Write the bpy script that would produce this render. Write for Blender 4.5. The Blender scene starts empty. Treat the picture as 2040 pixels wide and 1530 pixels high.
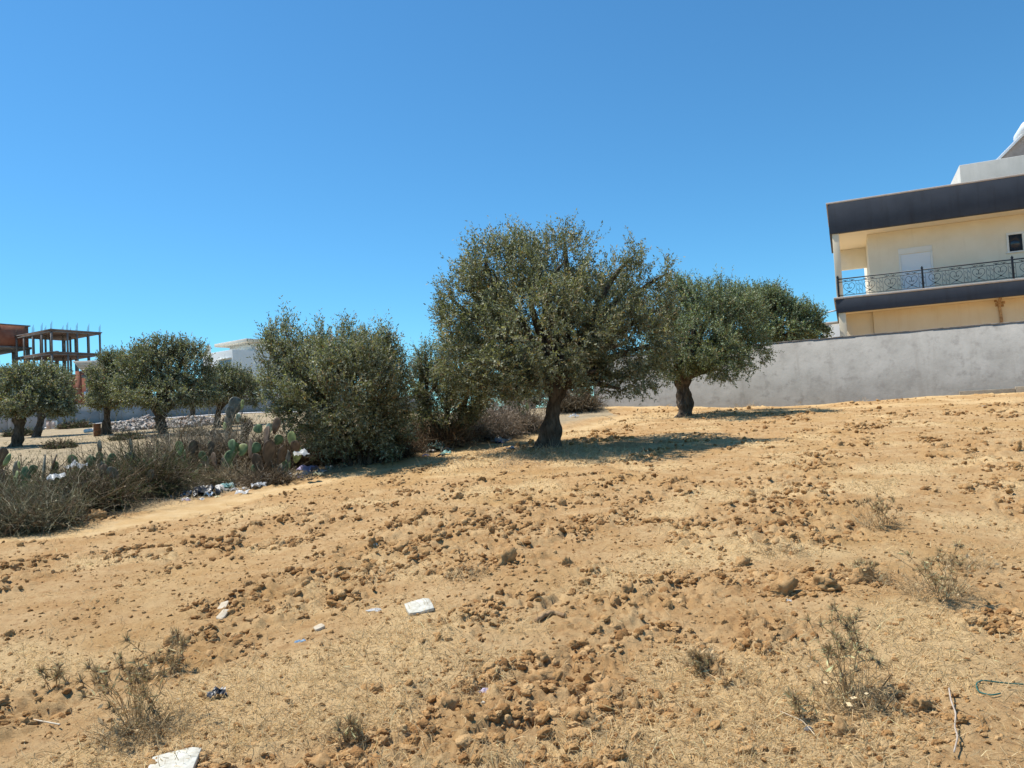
import bpy, bmesh, math
import numpy as np
from mathutils import Matrix, Vector, noise as mnoise

# ------------------------------------------------------------------ camera, sky, sun, exposure
SC = bpy.context.scene
COL = SC.collection
FPX, PITCH, ROLL, EYE = 1530., .0457, .055, np.array([0, 0, 1.6])
_F = np.array([0, math.cos(PITCH), math.sin(PITCH)])
_R0 = np.array([1., 0, 0]); _U0 = np.array([0, -math.sin(PITCH), math.cos(PITCH)])
_R = math.cos(ROLL)*_R0 - math.sin(ROLL)*_U0
_U = math.sin(ROLL)*_R0 + math.cos(ROLL)*_U0
cd = bpy.data.cameras.new('camera'); cam = bpy.data.objects.new('camera', cd); COL.objects.link(cam)
cd.sensor_width = 36; cd.lens = 36*FPX/2040; cd.clip_start = .05; cd.clip_end = 3000
m = Matrix.Identity(4)
for i in range(3):
    m[i][0] = _R[i]; m[i][1] = _U[i]; m[i][2] = -_F[i]; m[i][3] = EYE[i]
cam.matrix_world = m
SC.camera = cam

SUN_EL, SUN_AZ = math.radians(61.5), math.radians(21.5)      # azimuth: degrees beyond due left, towards the back
S = np.array([-math.cos(SUN_AZ)*math.cos(SUN_EL), math.sin(SUN_AZ)*math.cos(SUN_EL), math.sin(SUN_EL)])
w = bpy.data.worlds.new('World'); SC.world = w; w.use_nodes = True
nt = w.node_tree; bg = nt.nodes['Background']
sk = nt.nodes.new('ShaderNodeTexSky'); sk.sky_type = 'NISHITA'; sk.sun_disc = False
sk.sun_elevation = SUN_EL; sk.sun_rotation = math.atan2(S[0], S[1])
sk.air_density = 1.0; sk.dust_density = 0.; sk.ozone_density = 7.; sk.altitude = 0
tint = nt.nodes.new('ShaderNodeMix'); tint.data_type = 'RGBA'; tint.blend_type = 'MULTIPLY'; tint.inputs[0].default_value = 1
tint.inputs[7].default_value = (.57, 1.02, 1.1, 1)          # the camera's rendering of a deep clear sky
nt.links.new(sk.outputs[0], tint.inputs[6]); nt.links.new(tint.outputs[2], bg.inputs[0]); bg.inputs[1].default_value = .117
sl = bpy.data.lights.new('sun', 'SUN'); sl.energy = 5.0; sl.angle = math.radians(.53); sl.color = (1, .955, .88)
so = bpy.data.objects.new('sun', sl); COL.objects.link(so)
so.rotation_euler = Vector(S).to_track_quat('Z', 'Y').to_euler(); so.location = (-20, 10, 40)
SC.view_settings.view_transform = 'Standard'; SC.view_settings.look = 'None'
SC.view_settings.exposure = 0.3; SC.view_settings.gamma = 1.0
SC.view_settings.use_curve_mapping = False

# ------------------------------------------------------------------ helpers
def ray(px, py): return _F + (px-1020)/FPX*_R - (py-765)/FPX*_U
def P(px, py, d):
    v = ray(px, py); return EYE + v*(d/v[1])
def sstep(a, b, x):
    t = np.clip((x-a)/(b-a), 0, 1); return t*t*(3-2*t)
def nrm(v): return v/np.maximum(np.linalg.norm(v, axis=-1, keepdims=True), 1e-9)

_rp = np.random.default_rng(77)
_PERM = np.concatenate([_rp.permutation(512)]*2)
_GA = _rp.random(512)*2*np.pi
_GX, _GY = np.cos(_GA), np.sin(_GA)
def perlin(x, y, s=0):
    x = np.asarray(x, float)+s*17.31; y = np.asarray(y, float)+s*9.77
    xi = np.floor(x).astype(np.int64); yi = np.floor(y).astype(np.int64)
    fx = x-xi; fy = y-yi
    u = fx*fx*fx*(fx*(fx*6-15)+10); v = fy*fy*fy*(fy*(fy*6-15)+10)
    def g(ix, iy, dx, dy):
        h = _PERM[_PERM[ix & 511]+(iy & 511)]
        return _GX[h]*dx+_GY[h]*dy
    a = g(xi, yi, fx, fy); b = g(xi+1, yi, fx-1, fy)
    c = g(xi, yi+1, fx, fy-1); d = g(xi+1, yi+1, fx-1, fy-1)
    return ((a*(1-u)+b*u)*(1-v)+(c*(1-u)+d*u)*v)*1.5
def fbm(x, y, s=0, o=4):
    t = 0; a = 1
    for i in range(o):
        t = t+a*perlin(x*2**i, y*2**i, s+i*3); a *= .5
    return t

# terrain -----------------------------------------------------------
def zmacro(x, y):
    x = np.asarray(x, float); y = np.asarray(y, float)
    L = .048*np.minimum(y, 112)
    R = .0605*np.minimum(y, 30)+.012*np.clip(y-30, 0, 100)
    w_ = sstep(-.38, -.05, x/np.maximum(y, 7))
    z = np.where(y > 0, L*(1-w_)+R*w_, .05*np.maximum(y, -60))
    z = z+w_*(.15*sstep(9, 16, x)*sstep(12, 24, y)+.14*sstep(26.8, 29.5, y)*(1-sstep(5, 9, x))-.05*sstep(20, 26, y)*sstep(6, 8, x)*(1-sstep(10, 14, x)))
    return z
def Gnd(px, py):
    v = ray(px, py); lo, hi = 1., 160.
    ts = np.geomspace(1.2, 160, 3000)
    q = EYE+v[None]*ts[:, None]
    h = q[:, 2]-zmacro(q[:, 0], q[:, 1])
    k = np.argmax(h < 0)
    t = ts[k] if h[k] < 0 else 160.
    return EYE+v*t
PATH = np.array([Gnd(*p)[:2] for p in [(-260, 1130), (-60, 1082), (150, 1058), (320, 1030), (520, 985), (720, 943), (880, 910), (985, 888), (1080, 868), (1170, 850), (1240, 832)]])
PATH2 = np.array([[P(1250, 830, 24.5)[0], 24.5], [6.6, 25.0], [9.5, 23.6], [13, 21.6], [18, 19.8]])
def pdist(x, y, pl):
    d = np.full(np.shape(x), 1e9)
    for a, b in zip(pl[:-1], pl[1:]):
        ab = b-a; t = np.clip(((x-a[0])*ab[0]+(y-a[1])*ab[1])/(ab@ab), 0, 1)
        d = np.minimum(d, np.hypot(x-a[0]-t*ab[0], y-a[1]-t*ab[1]))
    return d
def pathmask(x, y):
    wob = .18*perlin(x*.8, y*.8, 41)
    return np.maximum(1-sstep(.18, .55, pdist(x, y, PATH)+wob), .8*(1-sstep(.3, .8, pdist(x, y, PATH2)+wob)))
def rough(x, y):          # where the plough left clods, in bands along the path: 0..1
    u = x*.5+y*.866; v = x*.866-y*.5
    a = fbm(v*.75+.2*perlin(u*.3, v*.3, 71), u*.16, 3, 3)
    b = fbm(x*1.0, y*1.2, 8, 3)
    return np.clip(sstep(-.15, .5, 1.1*a+.6*b)+.16, 0, 1)*(1-.92*pathmask(x, y))
def relief(x, y):
    r = rough(x, y); pm = pathmask(x, y)
    far = sstep(30, 38, y)
    h = .035*fbm(x*.55, y*.55, 1, 2)
    b = np.abs(perlin(x*2.6, y*2.9, 5)); h = h+r*.045*(.35-b)
    b = np.abs(perlin(x*6.3, y*6.6, 6)); h = h+r*.022*(.3-b)
    wx = .35*perlin(x*5, y*5, 33); wy = .35*perlin(x*5, y*5, 34)
    n3 = perlin(x*8.5+wx*2, y*9+wy*2, 15)+.45*perlin(x*19, y*19, 25); h = h+r*(.012*sstep(.1, .5, n3)-.014*sstep(.15, .5, -n3))
    n4 = perlin(x*17+wx*3, y*17+wy*3, 16)+.5*perlin(x*37, y*37, 26); h = h+(.3+r)*(.0085*sstep(.05, .45, n4)-.0075*sstep(.1, .45, -n4))
    n5 = perlin(x*47, y*47, 18); h = h+(.3+r)*.006*n5
    # lifted plates and holes
    n6 = perlin(x*3.6+wx, y*4.2+wy, 21)+.3*n3; h = h+r*.022*sstep(.36, .48, n6)-r*.024*sstep(.38, .55, -n6)
    h = h-.02*pm
    return h*(1-.8*far)
def zg(x, y): return zmacro(x, y)+relief(x, y)
def on(px, py):           # a point of the ground seen at a pixel
    q = Gnd(px, py); q[2] = float(zg(q[0], q[1])); return q

# mesh building ------------------------------------------------------
class Geo:
    def __init__(s): s.v = []; s.f = {3: [], 4: []}; s.n = 0; s.c = []; s.hasc = False
    def add(s, V, F, col=None):
        V = np.asarray(V, float).reshape(-1, 3)
        for f in (F if isinstance(F, list) and len(F) and isinstance(F[0], np.ndarray) else [np.asarray(F)]):
            s.f[f.shape[1]].append(f+s.n)
        s.v.append(V); s.n += len(V)
        if col is not None:
            s.hasc = True; c = np.ones((len(V), 4)); c[:, :3] = col; s.c.append(c)
        else: s.c.append(np.ones((len(V), 4)))
        return s
    def box(s, o, ax, ay, az):
        o, ax, ay, az = [np.asarray(q, float) for q in (o, ax, ay, az)]
        V = [o+ax*i+ay*j+az*k for i in (0, 1) for j in (0, 1) for k in (0, 1)]
        F = np.array([[0, 1, 3, 2], [4, 6, 7, 5], [0, 4, 5, 1], [2, 3, 7, 6], [0, 2, 6, 4], [1, 5, 7, 3]])
        if np.dot(np.cross(ax, ay), az) < 0: F = F[:, ::-1]
        return s.add(V, F)
    def tube(s, Q, r, n=6, cap=True, lump=None):
        Q = np.asarray(Q, float); k = len(Q); r = np.broadcast_to(np.asarray(r, float), (k,))
        T = nrm(np.gradient(Q, axis=0))
        ref = np.array([0, 0, 1.]) if abs(T[0][2]) < .8 else np.array([1., 0, 0])
        u = nrm(np.cross(T[0], ref)); th = np.arange(n)/n*2*np.pi; V = []
        for i in range(k):
            u = nrm(u-T[i]*(u@T[i])); v = np.cross(T[i], u)
            rr = r[i]*(1 if lump is None else lump(i/(k-1), th))
            V.append(Q[i]+(np.cos(th)*rr)[:, None]*u+(np.sin(th)*rr)[:, None]*v)
        V = np.concatenate(V); i = np.arange(k-1)[:, None]*n; j = np.arange(n)[None]; j2 = (j+1) % n
        F = [np.stack([i+j, i+j2, i+n+j2, i+n+j], -1).reshape(-1, 4)]
        if cap:
            V = np.concatenate([V, Q[:1], Q[-1:]]); jj = np.arange(n); q = (jj+1) % n
            F.append(np.concatenate([np.stack([q, jj, np.full(n, k*n)], 1), np.stack([(k-1)*n+jj, (k-1)*n+q, np.full(n, k*n+1)], 1)]))
        return s.add(V, F)
    def twigs(s, Q, r, col=None, sides=3):      # Q (N,K,3), r (N,K): many thin three-sided stems
        N, K, _ = Q.shape
        T = nrm(Q[:, -1]-Q[:, 0]); ref = np.where(np.abs(T[:, 2:]) < .8, np.array([[0, 0, 1.]]), np.array([[1., 0, 0]]))
        u = nrm(np.cross(T, ref)); v = np.cross(T, u)
        th = np.arange(sides)*2*np.pi/sides
        off = np.cos(th)[None, :, None]*u[:, None]+np.sin(th)[None, :, None]*v[:, None]
        V = Q[:, :, None]+r[:, :, None, None]*off[:, None]
        m_ = sides; b = (np.arange(N)*K*m_)[:, None, None]; i = (np.arange(K-1)*m_)[None, :, None]; j = np.arange(m_ if m_ > 2 else 1)[None, None]; j2 = (j+1) % m_
        F = np.stack([b+i+j, b+i+j2, b+i+m_+j2, b+i+m_+j], -1).reshape(-1, 4)
        c = None if col is None else np.repeat(col, K*m_, axis=0)
        return s.add(V, F, c)
    def leaves(s, B, D, W, L, wd, col=None):
        L = L[:, None]; wd = wd[:, None]
        V = np.stack([B, B+D*L*.45+W*wd, B+D*L, B+D*L*.45-W*wd], 1)
        F = np.arange(len(B)*4).reshape(-1, 4)
        return s.add(V, F, None if col is None else np.repeat(col, 4, axis=0))
    def mesh(s, name, origin=(0, 0, 0), smooth=False):
        V = np.concatenate(s.v)-np.asarray(origin, float)
        me = bpy.data.meshes.new(name); me.vertices.add(len(V)); me.vertices.foreach_set('co', V.ravel())
        fs = [np.concatenate(s.f[k]) for k in (3, 4) if s.f[k]]
        li = np.concatenate([f.ravel() for f in fs]); tot = np.concatenate([np.full(len(f), f.shape[1]) for f in fs])
        me.loops.add(len(li)); me.loops.foreach_set('vertex_index', li.astype(np.int32))
        me.polygons.add(len(tot)); me.polygons.foreach_set('loop_start', (np.cumsum(tot)-tot).astype(np.int32))
        if smooth: me.polygons.foreach_set('use_smooth', np.ones(len(tot), bool))
        if s.hasc:
            a = me.attributes.new('Col', 'FLOAT_COLOR', 'POINT'); a.data.foreach_set('color', np.concatenate(s.c).ravel())
        me.update(calc_edges=True)
        return me
def tag(o, label=None, cat=None, group=None, kind=None):
    if label: o['label'] = label
    if cat: o['category'] = cat
    if group: o['group'] = group
    if kind: o['kind'] = kind
    return o
def empty(name, loc, label, cat, group=None):
    o = bpy.data.objects.new(name, None); o.location = loc; o.empty_display_size = .2; COL.objects.link(o)
    return tag(o, label, cat, group)
def wloc(o):
    v = np.array(o.location)
    return v if o.parent is None else v+wloc(o.parent)
def part(name, geo, mat, parent, smooth=False, bevel=0):
    o = bpy.data.objects.new(name, geo.mesh(name, wloc(parent), smooth)); o.data.materials.append(mat)
    COL.objects.link(o); o.parent = parent
    if bevel:
        b = o.modifiers.new('b', 'BEVEL'); b.width = bevel; b.segments = 2; b.limit_method = 'ANGLE'
    return o
def single(name, geo, mat, base, label, cat, group=None, kind=None, smooth=False, bevel=0):
    o = bpy.data.objects.new(name, geo.mesh(name, base, smooth)); o.data.materials.append(mat); o.location = base
    COL.objects.link(o)
    if bevel:
        b = o.modifiers.new('b', 'BEVEL'); b.width = bevel; b.segments = 2; b.limit_method = 'ANGLE'
    return tag(o, label, cat, group, kind)

# materials ------------------------------------------------------------
def newmat(name):
    mt = bpy.data.materials.new(name); mt.use_nodes = True
    return mt, mt.node_tree, mt.node_tree.nodes['Principled BSDF']
def pm(name, c1, c2=None, scale=3., rough_=.9, bump=.0, bscale=None, detail=6., spec=.25, contrast=(.35, .65), c3=None, scale3=.6, stretch=None, metal=0, bdist=.02, streak=None):
    mt, t, b = newmat(name); N = t.nodes.new; L = t.links.new
    b.inputs['Roughness'].default_value = rough_; b.inputs['Specular IOR Level'].default_value = spec; b.inputs['Metallic'].default_value = metal
    g = N('ShaderNodeTexCoord'); vec = g.outputs['Object']
    if stretch:
        mp = N('ShaderNodeMapping'); mp.inputs['Scale'].default_value = stretch; L(vec, mp.inputs[0]); vec = mp.outputs[0]
    def noise(sc, dt=detail):
        n = N('ShaderNodeTexNoise'); n.inputs['Scale'].default_value = sc; n.inputs['Detail'].default_value = dt; n.inputs['Roughness'].default_value = .62
        L(vec, n.inputs['Vector']); return n.outputs[0]
    def ramp(x, a, bb):
        r = N('ShaderNodeMapRange'); r.inputs[1].default_value = a; r.inputs[2].default_value = bb; L(x, r.inputs[0]); return r.outputs[0]
    if c2 is None: b.inputs['Base Color'].default_value = (*c1, 1)
    else:
        mx = N('ShaderNodeMix'); mx.data_type = 'RGBA'; mx.inputs[6].default_value = (*c1, 1); mx.inputs[7].default_value = (*c2, 1)
        L(ramp(noise(scale), *contrast), mx.inputs[0]); out = mx.outputs[2]
        if c3:
            m2 = N('ShaderNodeMix'); m2.data_type = 'RGBA'; m2.inputs[7].default_value = (*c3, 1); L(out, m2.inputs[6])
            L(ramp(noise(scale3), .52, .68), m2.inputs[0]); out = m2.outputs[2]
        if streak:
            sm = N('ShaderNodeMapping'); sm.inputs['Scale'].default_value = (1, 1, .09); L(g.outputs['Object'], sm.inputs[0])
            sn = N('ShaderNodeTexNoise'); sn.inputs['Scale'].default_value = streak[1]; sn.inputs['Detail'].default_value = 7; sn.inputs['Roughness'].default_value = .7; L(sm.outputs[0], sn.inputs['Vector'])
            m3 = N('ShaderNodeMix'); m3.data_type = 'RGBA'; m3.inputs[7].default_value = (*streak[0], 1); L(out, m3.inputs[6]); L(ramp(sn.outputs[0], .52, .8), m3.inputs[0]); out = m3.outputs[2]
        L(out, b.inputs['Base Color'])
    if bump:
        bp = N('ShaderNodeBump'); bp.inputs['Strength'].default_value = bump; bp.inputs['Distance'].default_value = bdist
        L(noise(bscale or scale*6), bp.inputs['Height']); L(bp.outputs[0], b.inputs['Normal'])
    return mt
def leafmat(name, trans=.3, back=1.7, rough_=.55, spec=.28):
    mt, t, b = newmat(name); N = t.nodes.new; L = t.links.new
    a = N('ShaderNodeAttribute'); a.attribute_name = 'Col'
    geo = N('ShaderNodeNewGeometry')
    mb = N('ShaderNodeMix'); mb.data_type = 'RGBA'; mb.blend_type = 'MULTIPLY'; mb.inputs[0].default_value = 1
    mb.inputs[7].default_value = (back, back*1.0, back*1.1, 1); L(a.outputs[0], mb.inputs[6])
    ms = N('ShaderNodeMix'); ms.data_type = 'RGBA'; L(geo.outputs['Backfacing'], ms.inputs[0]); L(a.outputs[0], ms.inputs[6]); L(mb.outputs[2], ms.inputs[7])
    L(ms.outputs[2], b.inputs['Base Color']); b.inputs['Roughness'].default_value = rough_; b.inputs['Specular IOR Level'].default_value = spec
    tr = N('ShaderNodeBsdfTranslucent'); mt2 = N('ShaderNodeMix'); mt2.data_type = 'RGBA'; mt2.blend_type = 'MULTIPLY'; mt2.inputs[0].default_value = 1
    mt2.inputs[7].default_value = (1.5, 1.6, .8, 1); L(a.outputs[0], mt2.inputs[6]); L(mt2.outputs[2], tr.inputs[0])
    mx = N('ShaderNodeMixShader'); mx.inputs[0].default_value = trans
    L(b.outputs[0], mx.inputs[1]); L(tr.outputs[0], mx.inputs[2]); L(mx.outputs[0], t.nodes['Material Output'].inputs[0])
    return mt
def attrmat(name, rough_=.9, spec=.2, trans=0., mul=1.):
    mt, t, b = newmat(name); a = t.nodes.new('ShaderNodeAttribute'); a.attribute_name = 'Col'
    t.links.new(a.outputs[0], b.inputs['Base Color']); b.inputs['Roughness'].default_value = rough_; b.inputs['Specular IOR Level'].default_value = spec
    if trans:
        tr = t.nodes.new('ShaderNodeBsdfTranslucent'); mx = t.nodes.new('ShaderNodeMixShader'); mx.inputs[0].default_value = trans
        t.links.new(a.outputs[0], tr.inputs[0]); t.links.new(b.outputs[0], mx.inputs[1]); t.links.new(tr.outputs[0], mx.inputs[2])
        t.links.new(mx.outputs[0], t.nodes['Material Output'].inputs[0])
    return mt

SOIL_A, SOIL_B, SOIL_C = (.43, .254, .108), (.52, .347, .172), (.325, .172, .07)
def soil_material():
    mt, t, b = newmat('dry_soil'); N = t.nodes.new; L = t.links.new
    b.inputs['Roughness'].default_value = .95; b.inputs['Specular IOR Level'].default_value = .1
    geo = N('ShaderNodeNewGeometry'); pos = geo.outputs['Position']
    at = N('ShaderNodeAttribute'); at.attribute_name = 'Col'
    sep = N('ShaderNodeSeparateColor'); L(at.outputs[0], sep.inputs[0])
    def noise(sc, dt=5, rg=.6):
        n = N('ShaderNodeTexNoise'); n.inputs['Scale'].default_value = sc; n.inputs['Detail'].default_value = dt; n.inputs['Roughness'].default_value = rg
        L(pos, n.inputs['Vector']); return n.outputs[0]
    def rng(x, a, bb, c=0, d=1):
        r = N('ShaderNodeMapRange'); r.inputs[1].default_value = a; r.inputs[2].default_value = bb; r.inputs[3].default_value = c; r.inputs[4].default_value = d; L(x, r.inputs[0]); return r.outputs[0]
    def mix(f, a, c):
        m_ = N('ShaderNodeMix'); m_.data_type = 'RGBA'; L(f, m_.inputs[0])
        for s_, k in ((a, 6), (c, 7)):
            if isinstance(s_, tuple): m_.inputs[k].default_value = (*s_, 1)
            else: L(s_, m_.inputs[k])
        return m_.outputs[2]
    c = mix(rng(noise(2.2, 8), .38, .62), SOIL_A, SOIL_B)
    c = mix(rng(noise(14, 6), .5, .68, 0, .75), c, SOIL_C)
    c = mix(rng(noise(.5, 3), .5, .7, 0, .45), c, (.45, .27, .1))
    c = mix(rng(noise(70, 3), .56, .72, 0, .55), c, (.6, .42, .215))
    c = mix(sep.outputs[1], c, (.62, .44, .225))        # straw litter lying flat
    c = mix(sep.outputs[0], c, mix(rng(noise(3, 6), .4, .6), (.62, .44, .23), (.55, .36, .165)))   # trodden path dust
    c = mix(sep.outputs[2], c, mix(rng(noise(1.3, 6), .4, .62), (.31, .245, .155), (.42, .325, .2)))   # dry pasture beyond the hedge, its colour darkened for shadow under trees
    L(c, b.inputs['Base Color'])
    bp = N('ShaderNodeBump'); bp.inputs['Strength'].default_value = .8; bp.inputs['Distance'].default_value = .025; L(noise(30, 9, .75), bp.inputs['Height'])
    b2 = N('ShaderNodeBump'); b2.inputs['Strength'].default_value = .7; b2.inputs['Distance'].default_value = .01; L(noise(130, 4, .7), b2.inputs['Height']); L(bp.outputs[0], b2.inputs['Normal'])
    L(b2.outputs[0], b.inputs['Normal'])
    return mt
M_SOIL = soil_material()
M_CLOD = pm('clod_earth', (.4, .22, .09), (.55, .35, .165), 3, .97, .5, 12, spec=.08, contrast=(.3, .65), bdist=.06)
M_LEAF = leafmat('olive_leaf')
M_BARK = pm('olive_bark', (.045, .034, .025), (.15, .12, .09), 12, .95, 1., 22, spec=.15, stretch=(1, 1, .35), bdist=.05)
M_TWIG = pm('olive_twig', (.09, .07, .05), (.2, .17, .13), 6, .9)
M_BRUSH = attrmat('dry_brush', .9, .15, .12)
M_GRASS = attrmat('dry_grass', .85, .2, .4)

# ------------------------------------------------------------------ ground sheet
def straw(x, y):
    a = fbm(x*.7, y*.7, 30, 3); near = 1-sstep(3.5, 6.5, np.hypot(x, y)); right = sstep(1, 6, x)*sstep(16, 5, y)
    tree = np.exp(-((x-.6)**2/4+(y-14.2)**2/2.2))+np.exp(-((x-4.9)**2/3+(y-23)**2/1.5))
    wallb = sstep(1.2, .1, np.abs((x-8.94)*-.4+(y-26.5)*-.917))*sstep(2, 4, x)
    m_ = sstep(.0, .55, a*.9+.62*near+.45*right+.9*tree+.6*wallb-.14)
    return m_*(1-pathmask(x, y))
def pasture(x, y): # beyond the hedge line on the left
    d = pdist(x, y, PATH)
    side = np.interp(x, PATH[:, 0], PATH[:, 1])
    return sstep(.6, 1.6, d)*((y > side) & (x < PATH[-1, 0]))*sstep(-200, -2, -x)*1.0
def build_ground():
    fine = np.radians(np.linspace(-46, 46, 640)); co = np.radians(np.arange(51, 310, 4.))
    th = np.concatenate([fine, co, [fine[0]+2*np.pi]])
    r = np.concatenate([np.geomspace(.4, 2.2, 10)[:-1], np.geomspace(2.2, 34, 490), np.geomspace(34.8, 130, 60), np.geomspace(150, 900, 14)])
    RR, TH = np.meshgrid(r, th, indexing='ij'); X = RR*np.sin(TH); Y = RR*np.cos(TH)
    Z = zg(X, Y)
    V = np.stack([X, Y, Z], -1).reshape(-1, 3)
    c = np.zeros((len(V), 3)); c[:, 0] = pathmask(X, Y).ravel(); c[:, 1] = (.75*straw(X, Y)).ravel(); c[:, 2] = pasture(X, Y).ravel()
    n = len(th); i = np.arange(len(r)-1)[:, None]*n; j = np.arange(n-1)[None]
    F = np.stack([i+j, i+n+j, i+n+j+1, i+j+1], -1).reshape(-1, 4)
    g = Geo(); g.add(V, F[:, ::-1], c)
    z0 = float(zg(0., 0.))
    k = g.n; ring = np.arange(n-1); g.add([[0, 0, z0]], np.zeros((0, 3), int)+0, [0, 0, 0])
    g.f[3].append(np.stack([np.full(n-1, k), ring+1, ring], 1))
    o = bpy.data.objects.new('ground', g.mesh('ground', smooth=True)); o.data.materials.append(M_SOIL); COL.objects.link(o); o['kind'] = 'structure'
build_ground()

# ------------------------------------------------------------------ boundary wall and house on the right
A = math.radians(66.4)
EX = np.array([math.sin(A), -math.cos(A), 0]); EN = np.array([-math.cos(A), -math.sin(A), 0]); EZ = np.array([0, 0, 1.])
M_WALL = pm('grey_render', (.3, .282, .25), (.41, .388, .35), 1.3, .93, .45, 9, detail=14, contrast=(.3, .7), c3=(.275, .257, .23), scale3=3.6, streak=((.26, .24, .21), 1.7))
M_WCAP = pm('wall_mortar', (.17, .16, .15), (.3, .28, .26), 5, .95, .8, 20)
M_PLINTH = pm('wall_footing', (.3, .25, .19), (.42, .35, .26), 4, .95, .6, 20)
W0 = np.array([8.941, 26.5, 0])
def boundary_wall():
    t0, t1, ztop, th = -6.4, 26., 3.77, .2
    root = empty('boundary_wall', W0+EX*t0+EZ*1.6, 'long grey rendered boundary wall with stained face behind the olives', 'wall')
    ts = np.linspace(t0, t1, 200); rg = np.random.default_rng(5)
    g = Geo()
    prof = []
    for t in ts:
        p_ = W0+EX*t; dz = .012*perlin(t*1.7, 3.)+.01*perlin(t*.4, 8.)
        prof.append([p_+EZ*.6, p_+EZ*(ztop-.05+dz), p_-EN*th+EZ*(ztop-.05+dz), p_-EN*th+EZ*.6])
    V = np.array(prof).reshape(-1, 3); n = len(ts); i = np.arange(n-1)[:, None]*4; j = np.arange(3)[None]
    g.add(V, [np.stack([i+j, i+4+j, i+4+j+1, i+j+1], -1).reshape(-1, 4)[:, ::-1], np.array([[0, 1, 2, 3], [4*n-1, 4*n-2, 4*n-3, 4*n-4]])])
    part('wall_face', g, M_WALL, root)
    g = Geo()
    for a_, b_ in zip(ts[:-1:2], ts[2::2]):
        h = .03+.008*rg.random(); o_ = .008+.006*rg.random()
        zz = ztop-.055+.012*perlin(a_*1.7, 3.)+.01*perlin(a_*.4, 8.)
        g.box(W0+EX*a_+EN*o_+EZ*zz, EX*(b_-a_-.004), -EN*(th+2*o_), EZ*h)
    part('coping', g, M_WCAP, root, bevel=.008)
    g = Geo()
    for a_ in np.arange(5.6, t1, 1.5):
        g.box(W0+EX*a_+EN*.07+EZ*1.2, EX*1.49, -EN*.065, EZ*(.5+.03*math.sin(a_)+.004*a_))
    part('footing', g, M_PLINTH, root, bevel=.01)
boundary_wall()

H0 = np.array([13.6706, 32., 0])
M_CREAM = pm('cream_paint', (.78, .7, .55), (.83, .755, .61), 1.2, .85, .1, 30, streak=((.72, .64, .5), 2.2))
M_CREAM_BOUNCE = pm('cream_bounce_paint', (.76, .64, .45), (.8, .69, .51), 1., .85, .1, 30, streak=((.7, .55, .35), 2.2))  # wall cream with warm light bounced off the ground mixed into the colour
M_SOFFIT = pm('soffit_paint', (.78, .68, .5), (.82, .72, .55), 1., .85)
M_SLATE = pm('slate_paint', (.044, .052, .068), (.055, .064, .082), 1.5, .75, .06, 30, streak=((.035, .038, .044), 3.))
M_CAPST = pm('stone_cap', (.5, .42, .36), (.6, .52, .45), 4, .8, .2, 30)
M_WHITE = pm('white_paint', (.74, .74, .7), (.8, .8, .77), 1.5, .8, .08, 20)
M_SHUT = pm('white_shutter', (.78, .82, .86), None, rough_=.45, spec=.4)
M_GLASS = pm('dark_glass', (.02, .03, .045), None, rough_=.08, spec=.6)
M_IRON = pm('black_iron', (.012, .014, .02), None, rough_=.5, spec=.4)
M_PVC = pm('white_pvc', (.75, .75, .74), None, rough_=.5)
M_STEELBK = pm('dusty_sheet', (.3, .25, .22), (.4, .34, .3), 3, .8)
M_TANK = pm('enamel_tank', (.8, .82, .84), None, rough_=.35, spec=.4)
M_RUSTP = pm('stained_pipe', (.3, .17, .08), (.55, .38, .22), 9, .8, .3)
def hq(t, u, z): return H0+EX*t+EN*u+EZ*z
def hb(g, t0, t1, u0, u1, z0, z1): return g.box(hq(t0, u0, z0), EX*(t1-t0), EN*(u1-u0), EZ*(z1-z0))
def HB(*a): return hb(Geo(), *a)
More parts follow.
